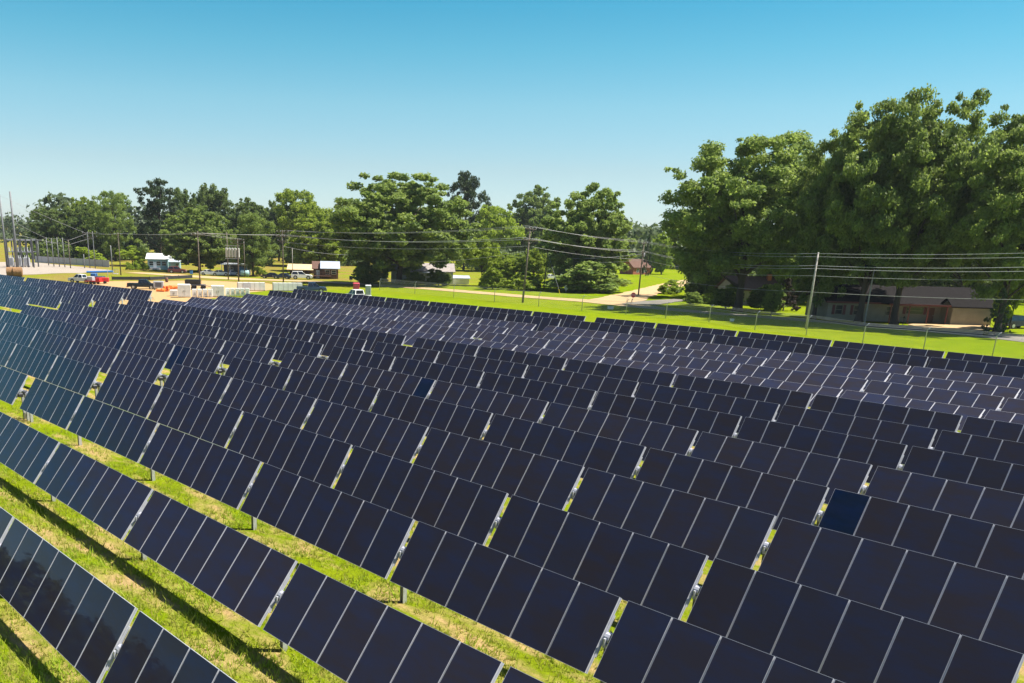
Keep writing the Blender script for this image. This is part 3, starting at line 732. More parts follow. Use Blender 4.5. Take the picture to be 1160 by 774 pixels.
# far ends outside the picture: the next pole beyond the right edge, along the street
PX = pole(1212, 392, 287, "wooden pole beyond the right edge along the street", .16, arms=((.97, 1.1, 4),))
ax, L8 = (1.15, .35, -.35, -1.15), ["topmost outer", "topmost inner", "second inner", "second outer"]
for k, o in enumerate((1.0, -1.0)):
    wire([top_pt(PF, .985, (o*1.2, 0, .2)), top_pt(PA, 1.0, (o, -.17, .25)), top_pt(PB, 1.0 if k else .97, (o*.7, -.15, .2)), top_pt(PC, .985 if k else .945, (o*.15, 0, 0)), top_pt(PX, 1.0 if k else .96, (o*.9, 0, .2))],
         ["front", "rear"][k] + " one of the two topmost wires running through all the street poles", .45, .024)
for k, o in enumerate((1.35, -1.35)):
    wire([top_pt(PE, .95, (o, 0, .2)), top_pt(PF, .90, (o, 0, .2)), top_pt(PA, .845, (o, -.17, .25)), top_pt(PB, .83 if k else .80, (o*.45, -.15, .15)), top_pt(PC, .83 if k else .795, (o*.12, 0, 0)), top_pt(PX, .86 if k else .82, (o*.6, 0, .1))],
         ["front", "rear"][k] + " one of the wire pair on the lower crossarm of the leaning pole", .55, .032)
wire([top_pt(PF, .78), top_pt(PA, .76), top_pt(PB, .68), top_pt(PC, .70), top_pt(PX, .73)], "third level wire below the crossarms of the street poles", .5, .023)
wire([top_pt(PB, .42), top_pt(PC, .49), top_pt(PX, .50)], "lowest wire crossing in front of the ranch house", .4, .023)
wire([top_pt(PG, .78), top_pt(PB, .78)], "thick sagging cable from the plain short pole to the pole behind the stop sign", 1.1, .05)
wire([top_pt(PG, .72), top_pt(PB, .66)], "thin sagging cable just below the thick one", 1.0, .025)
wire([top_pt(PF, .70), at(404.7, 315) + Vector((0,0,PI[2]*.98)), top_pt(PA, .70)], "thin wire passing in front of the broad spreading oak", .7, .025)
for k, o in enumerate((-1.2, 1.2)):
    wire([top_pt(SP[7], .97, (o, 0, .1)), top_pt(SP[9], .98, (o*.5, 0, 0)), top_pt(PE, .95, (o, 0, .2)), top_pt(PH2, .98, (o, 0, .2))], ["left", "right"][k] + " wire from the tall pole pair to the transformer bank", .5, .023)
for k, f in enumerate((.97, .82)):
    wire([top_pt(SP[j], f) for j in (0, 1, 2, 3, 4, 5, 6, 7)], ["upper", "lower"][k] + " bus wire along the thin switchyard poles", .15, .03)
wire([top_pt(TP[0], .985), top_pt(SP[6], .97)], "high wire from the left tall steel pole down to the tall pole pair", .6, .03)
wire([top_pt(TP[1], .62), top_pt(SP[1], .97)], "wire from the right tall steel pole down to the switchyard line", .6, .03)
wire([top_pt(TP[1], .45), top_pt(SP[3], .80)], "lower wire from the right tall steel pole to the switchyard line", .6, .03)

# switchyard steelwork
p = at(25, 303); t = thing('switchyard_frame', "dark steel frame of the switchyard beside the tall steel poles", 'steel frame', p, .15)
mp_ = mpp(p); hz = height(25, 303, 271)
for k, xpx in enumerate((-14, -6, 1, 7, 13)):
    for y in (0, 5.): MB().box(xpx*mp_, y, hz/2, .32, .32, hz).obj('column', MT['dkgrey'], t)
for y in (0, 5.):
    MB().box(-.5*mp_, y, hz - .2, 27.4*mp_, .26, .4).obj('beam', MT['grey'], t); MB().box(-.5*mp_, y, hz*.55, 27.4*mp_, .2, .25).obj('beam', MT['grey'], t)
for k in range(8): MB().tube([(-12*mp_ + k*3.3*mp_, 0, hz*.57), (-12*mp_ + k*3.3*mp_, 0, hz*.72)], [.16, .1], 8).obj('insulator', MT['porcelain'], t)
for k in range(3):
    p = at(13 + 9*k, 302.5); t = thing('breaker_cabinet', ["left", "middle", "right"][k] + " grey breaker cabinet between the columns of the switchyard frame", 'electrical cabinet', p, .15, 'switchyard cabinets')
    MB().box(0, 0, 1.4, 1.6, 1.2, 2.2, 0, .05).obj('cabinet', MT['grey'], t); b = MB(); [b.box(x, 0, .16, .15, 1, .3) for x in (-.6, .6)]; b.obj('base_frame', MT['dkgrey'], t)
    for s in (-1, 0, 1): MB().tube([(s*.45, 0, 2.5), (s*.45, 0, 3.2)], [.12, .07], 8).obj('bushing', MT['porcelain'], t)
def slat_fence(pts, h, label, m_, step=2.5, nm='fence', panel=True):
    P = [at(*q) for q in pts]; t = thing(nm, label, 'fence', P[0]); c = P[0]
    b = MB()
    for a, e in zip(P[:-1], P[1:]):
        dv = e - a; L = dv.length; n = max(1, int(L/step)); nn = Vector((dv.y, -dv.x, 0)).normalized()*.03
        for k in range(n):
            q0 = a + dv*(k/n) - c; q1 = a + dv*((k+1)/n) - c
            MB().box(q0.x, q0.y, q0.z + h/2 + .05, .1, .1, h + .2).obj('fence_post', MT['dkgrey' if m_ == 'grey' else m_], t)
            vs = [q0+nn+Vector((0,0,.05)), q1+nn+Vector((0,0,.05)), q1+nn+Vector((0,0,h)), q0+nn+Vector((0,0,h)), q0-nn+Vector((0,0,.05)), q1-nn+Vector((0,0,.05)), q1-nn+Vector((0,0,h)), q0-nn+Vector((0,0,h))]
            b.add(vs, [(0,1,2,3),(7,6,5,4),(3,2,6,7),(0,4,5,1),(0,3,7,4),(1,5,6,2)])
    b.obj('fence_panel', MT[m_], t); return t
slat_fence([(40, 297.5), (80, 300), (124, 303)], 2.0, "low grey slatted fence behind the switchyard poles", 'grey', 3)
slat_fence([(127, 317.3), (170, 317.5), (218, 315.2)], .75, "long low black silt fence along the edge of the bare earth", 'fabric', 4, 'silt_fence')
# chain link fence along the verge
FP = [(430,329),(470,333),(514,337),(560,342),(610,347.5),(659,352.5),(709,357),(754,361),(803,365.5),(855,374),(913,380),(976.6,391),(1046,396),(1124,403.5),(1210,412)]
f0 = at(*FP[7]); ft = thing('chain_link_fence', "pale chain link fence with bent top arms along the grass verge behind the rearmost panels", 'fence', f0)
fps = []
for k, q in enumerate(FP):
    p = at(*q); fps.append(p); o = MB().tube([(0,0,-.1), (0,0,1.95), (.10,-.12,2.15), (.22,-.26,2.35)], [.055,.05,.045,.04], 8).obj('fence_post', MT['alu'], ft, True); o.location = p - f0
for h_, off in ((2.34, .26), (2.22, .19), (2.1, .11), (1.9, 0)):
    b = MB(); b.tube([(p.x - f0.x + off*.7, p.y - f0.y - off, p.z - f0.z + h_) for p in fps], .009, 4); b.obj('barbed_wire' if off else 'top_rail', MT['galv'], ft)
M_, t_, b_ = mat("chain_link_mesh"); b_.inputs['Base Color'].default_value = (.55,.56,.57,1); b_.inputs['Roughness'].default_value = .5
g_ = t_.nodes.new('ShaderNodeNewGeometry'); sx_ = t_.nodes.new('ShaderNodeSeparateXYZ'); t_.links.new(g_.outputs['Position'], sx_.inputs[0])
def mth(op, a, b=None):
    n_ = t_.nodes.new('ShaderNodeMath'); n_.operation = op
    for i_, v_ in enumerate((a, b)):
        if v_ is None: continue
        if isinstance(v_, (int, float)): n_.inputs[i_].default_value = v_
        else: t_.links.new(v_, n_.inputs[i_])
    return n_.outputs[0]
s1 = mth('ADD', sx_.outputs[0], sx_.outputs[2]); s2 = mth('SUBTRACT', sx_.outputs[0], sx_.outputs[2])
w1 = mth('LESS_THAN', mth('FRACT', mth('MULTIPLY', s1, 16.)), .07); w2 = mth('LESS_THAN', mth('FRACT', mth('MULTIPLY', s2, 16.)), .07)
t_.links.new(mth('MAXIMUM', w1, w2), b_.inputs['Alpha'])
vs = []; 
for p in fps: q = p - f0; vs += [(q.x, q.y, q.z + .04), (q.x, q.y, q.z + 1.9)]
MB().add(vs, [(2*k, 2*k+2, 2*k+3, 2*k+1) for k in range(len(fps)-1)]).obj('wire_mesh', M_, ft)

# ------------------------------------------------------------------ buildings (local frame: front wall faces -Y)
def gable(t, x0, x1, y0, y1, h, rise, wall, roof, over=.45, axis='x', trim=None):
    b = MB(); b.box((x0+x1)/2, (y0+y1)/2, h/2, x1-x0, y1-y0, h)
    if axis == 'x':
        ym = (y0+y1)/2
        for x in (x0, x1-.12): b.add([(x,y0,h),(x,y1,h),(x,ym,h+rise),(x+.12,y0,h),(x+.12,y1,h),(x+.12,ym,h+rise)], [(0,2,1),(3,4,5),(0,3,5,2),(1,2,5,4)])
    else:
        xm = (x0+x1)/2
        for y in (y0, y1-.12): b.add([(x0,y,h),(x1,y,h),(xm,y,h+rise),(x0,y+.12,h),(x1,y+.12,h),(xm,y+.12,h+rise)], [(0,1,2),(3,5,4),(0,2,5,3),(1,4,5,2)])
    w = b.obj('wall', MT[wall], t)
    r = MB(); th = .14; k = rise/((y1-y0)/2 if axis == 'x' else (x1-x0)/2)
    if axis == 'x':
        ym = (y0+y1)/2; d = over*k
        prof = [(y0-over,h-d+.03),(ym,h+rise+.03),(y1+over,h-d+.03),(y1+over,h-d+.03+th),(ym,h+rise+.03+th),(y0-over,h-d+.03+th)]
        vs = [(x0-over,y,z) for y,z in prof] + [(x1+over,y,z) for y,z in prof]
    else:
        xm = (x0+x1)/2; d = over*k
        prof = [(x0-over,h-d+.03),(xm,h+rise+.03),(x1+over,h-d+.03),(x1+over,h-d+.03+th),(xm,h+rise+.03+th),(x0-over,h-d+.03+th)]
        vs = [(x,y0-over,z) for x,z in prof] + [(x,y1+over,z) for x,z in prof]
    fs = [(0,1,4,5),(1,2,3,4),(6,11,10,7),(7,10,9,8)] + [(i, i+6, (i+1)%6+6, (i+1)%6) for i in range(6)]
    r.add(vs, fs); ro = r.obj('roof', MT[roof], t)
    if trim and axis == 'x': 
        MB().box((x0+x1)/2, y0-over-.02, h-d+.03+th*.5, x1-x0+2*over, .035, th+.10).obj('fascia', MT[trim], ro)
    return w, ro
def window(t, x, y, z, w, h, frame='white', shut=None):
    f = MB(); 
    for sx in (-1, 1): f.box(x+sx*w/2, y-.03, z, .08, .10, h+.08)
    for sz in (-1, 0, 1): f.box(x, y-.03, z+sz*h/2, w-.08, .10, .07)
    o = f.obj('window', MT[frame], t); MB().box(x, y-.012, z, w-.08, .02, h-.07).obj('pane', MT['winglass'], o)
    if shut:
        for sx in (-1, 1): MB().box(x+sx*(w/2+.28), y-.03, z, .38, .05, h+.1).obj('shutter', MT[shut], t)
def door(t, x, y, m_='white', w=.95, h=2.05):
    o = MB().box(x, y-.03, h/2+.05, w, .07, h).obj('door', MT[m_], t); MB().box(x+w*.38, y-.09, 1.05, .06, .06, .12).obj('handle', MT['chrome'], o)
# ranch house on the right
p = at(1032, 367); s = mpp(p); t = thing('ranch_house', "long low tan ranch house with dark roof and red trimmed porch under the big oaks", 'house', p, -.03)
x0, xa, xb, x1 = (945-1032)*s, (1003-1032)*s, (1075-1032)*s, (1117-1032)*s
gable(t, x0, x1, 2.6, 10.5, 2.75, 2.0, 'tan_wall', 'grey_roof', .55, 'x', 'redtrim')
gable(t, xb-.2, x1+.15, -.4, 2.59, 2.6, .9, 'tan_wall', 'grey_roof', .35, 'x')
b = MB(); b.box((xa+xb)/2-.3, 1.1, 2.62, xb-xa-.4, 3.0, .14); b.obj('porch_roof', MT['grey_roof'], t); MB().box((xa+xb)/2-.3, -.45, 2.6, xb-xa-.4, .06, .24).obj('fascia', MT['redtrim'], t)
for k in range(4): MB().box(xa + .3 + k*(xb-xa-1.2)/3, -.3, 1.28, .13, .13, 2.55).obj('porch_post', MT['redtrim'], t)
for x in (x0+1.6, x0+4.2): window(t, x, 2.6, 1.5, 1.0, 1.25, 'tan_wall', 'redtrim')
b = MB()
window(t, (xa+xb)/2+.6, 2.6, 1.65, 2.4, .9, 'tan_wall', 'redtrim'); window(t, xa+1.6, 2.6, 1.5, 1.1, 1.2, 'tan_wall'); door(t, xb-1.6, 2.6, 'wood')
# tan house behind the thick oak
p = at(856, 346); s = mpp(p); t = thing('cottage', "shaded tan cottage with pinkish roof behind the thick oak trunk", 'house', p, .08)
gable(t, -25*s, 25*s, 0, 8, 2.7, 2.0, 'tan_wall', 'brick_roof', .5, 'x'); window(t, -18*s, 0, 1.5, 1.1, 1.2, 'tan_wall'); window(t, 8*s, 0, 1.5, 1.4, 1.2, 'tan_wall'); door(t, -4*s, 0, 'wood'); MB().box(20*s, 3, 4.6, .7, .7, 1.4).obj('chimney', MT['brick'], t)
# brick house
p = at(714, 310.8); s = mpp(p); t = thing('brick_house', "small red brick house with brown roof at the end of the side road", 'house', p, .55)
gable(t, -1.2, 7.*1.1, -2.5, 4.2, 2.6, 2.5, 'brick', 'brick_roof', .4, 'x'); window(t, 1, -2.5, 1.4, 1., 1.1); window(t, 4.6, -2.5, 1.4, 1., 1.1)
p = at(724, 311); t = thing('garage', "bright red shed beside the brick house", 'shed', p, .1); gable(t, -1.1, 1.1, 0, 3, 1.9, .7, 'red', 'brick_roof', .15, 'y'); MB().box(0, -.03, .9, 1.1, .05, 1.7).obj('door', MT['brick'], t)
# white house behind the broad oak
p = at(487, 322); s = mpp(p); t = thing('white_house', "long white house half hidden behind the broad spreading oak", 'house', p, .03)
gable(t, -44*s, 26*s, .5, 9, 3.0, 1.6, 'offwhite', 'pale_shingle', .5, 'x'); gable(t, 26*s+.05, 45*s, 2, 9, 1.35, .5, 'white', 'metal_roof', .3, 'x')
for x in (-36, -24, -10, 14): window(t, x*s, .5, 1.6, 1.1, 1.3)
door(t, 2*s, .5)
b = MB(); b.box(4*s, -1.0, 2.75, 26*s, 3., .14); b.obj('porch_roof', MT['metal_roof'], t)
for x in (-7, 4, 15): MB().box(x*s, -2.3, 1.34, .14, .14, 2.68).obj('porch_post', MT['white'], t)
# dark house with metal roof and deck
p = at(369, 316); s = mpp(p); t = thing('cabin', "dark brown cabin with pale metal roof and wooden deck", 'house', p, .1)
gable(t, -14*s, 4*s, 1.5, 8, 2.5, 1.6, 'wood', 'brick_roof', .4, 'x'); gable(t, -4.*s, 14*s, -.5, 7, 2.7, 1.5, 'wood', 'metal_roof', .5, 'x')
b = MB(); b.box(-5*s, -1.2, .75, 22*s, 2.0, .15); [b.box((-15+k*2.4)*s, -2.15, 1.25, .09, .09, 1.0) for k in range(9)]; b.box(-5*s, -2.15, 1.75, 22*s, .1, .09); [b.box((-15+k*5)*s, -1.6, .35, .14, .14, .7) for k in range(5)]; b.obj('deck', MT['wood'], t)
window(t, 2*s, -.5, 1.7, 1.2, 1.0); window(t, 9*s, -.5, 1.7, 1.2, 1.0); door(t, -9*s, 1.5)
# carport with tan roof
p = at(340, 311); s = mpp(p); t = thing('carport', "open carport with tan metal roof on posts", 'carport', p, .05)
b = MB(); hh = height(340, 311, 303.5); b.add([(-15*s,-.3,hh-.5),(15*s,-.3,hh-.5),(15*s,4,hh+.9),(-15*s,4,hh+.9),(-15*s,8,hh-.4),(15*s,8,hh-.4),(-15*s,-.3,hh-.65),(15*s,-.3,hh-.65),(15*s,4,hh+.72),(-15*s,4,hh+.72),(-15*s,8,hh-.55),(15*s,8,hh-.55)], [(0,1,2,3),(3,2,5,4),(6,9,8,7),(9,10,11,8),(0,6,7,1),(4,5,11,10),(0,3,9,6),(3,4,10,9),(1,7,8,2),(2,8,11,5)]); b.obj('roof', MT['tan_roof'], t)
for x in (-14, -4, 5, 14):
    for y in (0, 7.6): MB().box(x*s, y, (hh-.6)/2, .14, .14, hh-.6).obj('post', MT['wood'], t)
MB().box(0, 7.7, (hh-.7)/2, 28*s, .1, hh-.7).obj('back_wall', MT['wood'], t)
# white canopy building
p = at(267, 312); s = mpp(p); t = thing('canopy_shed', "low shed with flat white canopy behind the transformer poles", 'shed', p, .05)
MB().box(0, 3.2, 1.35, 28*s, 4, 2.7).obj('wall', MT['dkgrey'], t); b = MB(); b.box(0, 1.5, 2.85, 31*s, 8, .22, 0, .04); b.obj('roof', MT['white'], t)
for x in (-14, -5, 5, 14): MB().box(x*s, -2, 1.37, .14, .14, 2.74).obj('post', MT['white'], t)
MB().box(7*s, 1.12, 1.2, 2.2, .08, 2.1).obj('door', MT['bluepaint'], t); window(t, -6*s, 1.2, 1.5, 1.2, 1.)
# trailer homes
p = at(179, 305.5); s = mpp(p); t = thing('trailer_home', "pale blue trailer home with bright white roof", 'trailer home', p, .15)
gable(t, -11*s, 11*s, 0, 7, 3.0, 1.3, 'teal_wall', 'white', .5, 'x')
for x in (-7, 1, 7): window(t, x*s, 0, 1.7, 1.2, 1.2)
door(t, -3*s, 0); b = MB(); b.box(-3*s, -.9, .25, 3, 1.7, .5); b.obj('steps', MT['grey'], t)
p = at(197.5, 305.5); s = mpp(p); t = thing('garden_shed', "low teal shed right of the pale trailer home", 'shed', p, .15); gable(t, -6*s, 6*s, 0, 4, 2.1, .7, 'teal_wall', 'metal_roof', .25, 'x'); door(t, -2*s, 0, 'grey'); window(t, 3*s, 0, 1.3, .9, .8)

# ------------------------------------------------------------------ vehicles (length along X, nose at +X)
def vehicle(kind, px, py, rz, label, paint, group='parked vehicles', sc=1.):
    p = at(px, py); t = thing({'sedan':'car','suv':'suv','pickup':'pickup_truck'}[kind], label, {'sedan':'car','suv':'car','pickup':'pickup truck'}[kind], p, rz, group)
    t.scale = (sc,)*3
    if kind == 'sedan': L, Wd = 4.7, 1.82; low = [(-2.35,.42),(-2.32,.85),(-1.75,.98),(.95,.97),(2.05,.82),(2.35,.62),(2.35,.30),(-2.30,.28)]; cab = [(-1.75,.97),(-1.05,1.40),(.15,1.45),(1.0,.96)]
    elif kind == 'suv': L, Wd = 4.8, 1.95; low = [(-2.4,.5),(-2.4,1.05),(1.0,1.08),(2.1,1.0),(2.4,.8),(2.4,.38),(-2.35,.38)]; cab = [(-2.35,1.06),(-2.1,1.72),(.1,1.78),(1.0,1.07)]
    else: L, Wd = 5.7, 2.0; low = [(-2.85,.55),(-2.85,1.12),(-.75,1.12),(1.5,1.14),(2.7,1.06),(2.85,.85),(2.85,.42),(-2.8,.45)]; cab = [(-.75,1.12),(-.6,1.82),(.75,1.86),(1.55,1.13)]
    wx = (L*.31, -L*.30); wr = .34 if kind == 'sedan' else .40
    b = MB(); y = Wd/2
    n = len(low); 
    inner = [(x*.995, z) for x, z in low]
    vs = [(x, -y, z) for x, z in low] + [(x, y, z) for x, z in low]
    # slight tumblehome
    vs = [(x, yy*(.96 if z > .9 else 1.), z) for x, yy, z in vs]
    b.add(vs, [tuple(range(n)), tuple(range(2*n-1, n-1, -1))] + [(i, i+n, (i+1)%n+n, (i+1)%n) for i in range(n)])
    for x in wx:
        for sy in (-1, 1): b.tube([(x, sy*(y-.10), wr+.02), (x, sy*(y+.012), wr+.02)], wr+.07, 14, 1)
    if kind == 'pickup':
        b.box(-1.8, 0, 1.128, 1.9, Wd*.78, .012, 1)
    body = b.obj('body', [MT[paint], MT['black']], t)
    k = len(cab); ti = .80
    vs = [(x, -y*(.93 if i in (0, k-1) else ti), z) for i, (x, z) in enumerate(cab)] + [(x, y*(.93 if i in (0, k-1) else ti), z) for i, (x, z) in enumerate(cab)]
    c = MB().add(vs, [tuple(range(k)), tuple(range(2*k-1, k-1, -1))] + [(i, i+k, (i+1)%k+k, (i+1)%k) for i in range(k)]); co = c.obj('cab', MT[paint], t)
    gl = MB(); C = [Vector(v) for v in vs]
    def pane(q, out):
        ctr = sum(q, Vector())/len(q); gl.add([ctr + (v-ctr)*.84 + Vector(out)*.012 for v in q], [tuple(range(len(q)))])
    pane([C[k-2], C[2*k-2], C[2*k-1], C[k-1]], (1,0,.6)); pane([C[0], C[k], C[k+1], C[1]], (-1,0,.6))
    for sg, o_ in ((-1, 0), (1, k)):
        q = [C[o_+i] for i in range(k)]; mb_ = (q[0]+q[3])/2; mt_ = (q[1]+q[2])/2
        for quad in ([q[0], mb_, mt_, q[1]], [mb_, q[3], q[2], mt_]): pane(quad if sg < 0 else quad[::-1], (0, sg, .2))
    gl.obj('windows', MT['carglass'], co)
    for x in wx:
        for sy in (-1, 1):
            o = MB().tube([(x, sy*(y-.20), wr), (x, sy*(y-.18), wr), (x, sy*(y+.01), wr), (x, sy*(y+.02), wr)], [wr*.9, wr, wr, wr*.9], 16).obj('wheel', MT['tyre'], t, False)
            MB().tube([(x, sy*(y+.0), wr), (x, sy*(y+.035), wr)], wr*.62, 12).obj('rim', MT['chrome'], o)
    zl = low[-3][1] if kind != 'sedan' else .68
    for sy in (-1, 1):
        MB().box(L/2-.02, sy*(y-.28), zl-.04, .10, .36, .16, 0, .03).obj('headlight', MT['headlamp'], t)
        MB().box(-L/2+.01, sy*(y-.2), .82, .08, .26, .2, 0, .03).obj('taillight', MT['taillamp'], t)
    for x in (L/2, -L/2): MB().box(x, 0, .45, .14, Wd*.94, .2, 0, .05).obj('bumper', MT['dkgrey' if kind != 'sedan' else paint], t)
    return t
vehicle('pickup', 162, 327.5, .12, "black pickup truck parked on the bare earth beside the end of the left panel block", 'black')
vehicle('pickup', 93, 320.5, 2.9, "white pickup truck on the grass behind the far left panels", 'white')
vehicle('sedan', 237, 312, .05, "small white car at left in front of the canopy shed", 'white')
vehicle('sedan', 250, 312.5, .1, "white sedan left of the transformer poles", 'white')
vehicle('sedan', 262.5, 312.5, .2, "grey car parked between the transformer poles", 'grey')
vehicle('sedan', 306.5, 315.5, 3.1, "black car parked at the edge of the meadow", 'black')
vehicle('sedan', 320, 316, 3.0, "dark blue car beside the pole with stacked crossarms", 'darkblue')
vehicle('suv', 342, 316.5, .08, "white off road car parked in front of the tan carport", 'white', sc=1.12)
vehicle('pickup', 353, 331.5, .15, "dark blue pickup truck seen above the rear panels beside the pale pallets", 'darkblue')
vehicle('pickup', 405, 341, 2.2, "white service truck parked behind the rear panels in front of the portable toilets", 'white')
vehicle('suv', 201, 309.5, .1, "dark red car parked beside the blue bin", 'redtrim')
vehicle('suv', 1150, 372, .25, "black off road car at the right edge beside the ivy covered tree", 'black')
vehicle('sedan', 624, 316.5, .1, "white car glimpsed between the thicket and the dense dark oak", 'white')

# ------------------------------------------------------------------ site equipment
def toilet(px, py, top, paint, roof, label):
    p = at(px, py); h = height(px, py, top); t = thing('portable_toilet', label, 'portable toilet', p, yaw_to_cam(p), 'portable toilets')
    w = h*.5
    MB().box(0, 0, h*.46, w, w, h*.9, 0, .06).obj('cabin', MT[paint], t); MB().box(0, 0, h*.945, w*1.08, w*1.08, h*.11, 0, .12).obj('roof', MT[roof], t)
    d = MB().box(0, -w/2-.02, h*.45, w*.72, .05, h*.8).obj('door', MT[paint], t); MB().box(w*.25, -w/2-.06, h*.45, .06, .05, .16).obj('handle', MT['dkgrey'], d)
    MB().box(0, -w/2-.012, h*.84, w*.6, .04, .10).obj('vent', MT['white'], t); MB().tube([(w*.4, w*.4, h), (w*.4, w*.4, h+.25)], .05, 6).obj('vent_pipe', MT['dkgrey'], t)
toilet(403.5, 335, 320.5, 'pinkred', 'pinkred', "pink red portable toilet behind the white service truck")
toilet(417, 336, 323, 'grey', 'white', "grey portable toilet with pale roof right of the pink red one")
def pallets(pxa, pxb, py, top, label):
    a, b_ = at(pxa, py), at(pxb, py); c = (a+b_)/2; L = (b_-a).length; h = height((pxa+pxb)/2, py, top)
    t = thing('panel_pallet', label, 'pallets', c, math.atan2((b_-a).y, (b_-a).x), 'pale wrapped pallet rows')
    n = max(2, int(L/.9)); b = MB()
    for k in range(n): b.box(-L/2 + (k+.5)*L/n, 0, h/2+.07, L/n - .05, 1.1, h-.14, 0, .03)
    b.obj('wrapped_stack', MT['offwhite'], t); b = MB(); [b.box(0, y, .06, L, .12, .12) for y in (-.45, 0, .45)]; b.obj('pallet_base', MT['wood'], t); return t
t = pallets(269, 300, 329.5, 320, "left row of pale wrapped pallets with a grey sheet on top, behind the white cabinets"); MB().box(-.9, -.585, 1.05, 1.5, .04, .9).obj('cover_sheet', MT['grey'], t)
pallets(309, 342, 330, 320.5, "right row of pale wrapped pallets left of the dark blue pickup")
def cabinet(px, py, top, wpx, label, mark, group):
    p = at(px, py); h = height(px, py, top); w = wpx*mpp(p); t = thing('equipment_cabinet', label, 'cabinet', p, yaw_to_cam(p), group)
    MB().box(0, 0, h/2+.06, w*.94, w*.7, h-.12, 0, .04).obj('housing', MT['white'], t); b = MB(); [b.box(x*w*.36, 0, .06, .12, w*.66, .12) for x in (-1, 1)]; b.obj('skid', MT['wood'], t)
    if mark:
        y = -w*.35-.015; MB().add([(-w*.2,y,h*.3),(w*.2,y,h*.3),(0,y,h*.72),(-w*.2,y-.02,h*.3),(w*.2,y-.02,h*.3),(0,y-.02,h*.72)], [(0,1,2),(3,5,4),(0,3,4,1),(1,4,5,2),(2,5,3,0)]).obj('vent_opening', MT['grey'], t)
    else:
        for s_ in (-1, 1):
            d = MB().box(s_*w*.235, -w*.35-.02, h*.52, w*.44, .03, h*.84).obj('door', MT['offwhite'], t); MB().box(s_*w*.06, -w*.35-.05, h*.5, .05, .04, .3).obj('handle', MT['dkgrey'], d)
cabinet(209, 337, 322, 15, "large white cabinet standing left of the row of small white cabinets", 0, 'large white cabinets')
cabinet(247, 336.5, 323.5, 15, "large white cabinet between two groups of small white cabinets", 0, 'large white cabinets')
for k in range(4): cabinet(220.5 + 6*k, 337, 327.5, 5.4, ["first", "second", "third", "fourth"][k] + " small white cabinet counted from the large cabinet on the left", 1, 'small white cabinets')
for k in range(5): cabinet(258 + 5.6*k, 336, 326.5, 5.2, ["first", "second", "third", "fourth", "fifth"][k] + " small white cabinet right of the middle large cabinet", 1, 'small white cabinets')
cabinet(197, 335.5, 328.5, 9, "low pale cabinet at the left end beside the orange barrier heap", 0, 'small white cabinets')
p = at(225, 328); s = mpp(p); t = thing('flatbed_trailer', "dark flatbed trailer behind the small white cabinets", 'trailer', p, .1)
MB().box(0, 0, .85, 15*s, 2.2, .22).obj('deck', MT['dkgrey'], t); MB().box(-1, 0, 1.4, 3, 1.6, .9, 0, .1).obj('load', MT['black'], t)
for x in (-.9, .9):
    for y in (-1, 1): o = MB().tube([(x, y*1.0, .4), (x, y*1.24, .4)], .4, 14).obj('wheel', MT['tyre'], t)
MB().tube([(7.5*s, 0, .75), (7.5*s+1.4, 0, .55)], .06, 6).obj('tow_bar', MT['dkgrey'], t)
p = at(180, 328.5); t = thing('generator', "grey generator box right of the black pickup", 'generator', p, .2); MB().box(0, 0, 1.0, 1.9, 1.1, 1.3, 0, .06).obj('housing', MT['grey'], t); b = MB(); [b.box(x, 0, .17, .14, 1.1, .34) for x in (-.8, .8)]; b.obj('skid', MT['dkgrey'], t); MB().tube([(.5,0,1.6),(.5,0,2.1)], .06, 6).obj('exhaust', MT['dkgrey'], t); MB().box(0,-.565,1.0,1.2,.03,.8).obj('vent', MT['dkgrey'], t)
def heap(px, py, w, h, label, seed):
    g = random.Random(seed); p = at(px, py); t = thing('barrier_roll', label, 'safety barrier', p, g.uniform(0, 3), 'orange safety barriers')
    b = MB()
    for k in range(6):
        x, y = g.uniform(-w/2, w/2), g.uniform(-.6, .6); a = g.uniform(0, 3.1); r = g.uniform(.18, .3); L = g.uniform(.5, .9); z = r + g.uniform(0, max(.01, h - 2*r))
        b.tube([(x-math.cos(a)*L, y-math.sin(a)*L, z), (x+math.cos(a)*L, y+math.sin(a)*L, z + g.uniform(-.1,.2))], r, 10)
    b.obj('netting_roll', MT['orange'], t)
heap(185.5, 330.5, 1.6, 1.2, "heap of orange barrier netting beside the grey generator", 1); heap(197, 328.5, 1.4, .9, "smaller heap of orange netting behind the low pale cabinet", 2)
p = at(144.5, 325.5); t = thing('traffic_cone', "orange traffic cone left of the black pickup", 'cone', p); b = MB(); b.tube([(0,0,.04),(0,0,.95)], [.22,.05], 12); b.obj('cone', MT['orange'], t); MB().box(0,0,.025,.6,.6,.05).obj('base', MT['dkgrey'], t); MB().tube([(0,0,.45),(0,0,.62)], [.155,.122], 12).obj('reflective_band', MT['white'], t)
p = at(189, 320); t = thing('barrel', "brown barrel standing at the end of the black silt fence", 'barrel', p); b = MB(); b.tube([(0,0,0),(0,0,.35),(0,0,.7),(0,0,1.05)], [.3,.34,.34,.3], 14); b.obj('drum', MT['wood'], t, True); MB().tube([(0,0,1.05),(0,0,1.09)], .28, 14).obj('lid', MT['dkgrey'], t)
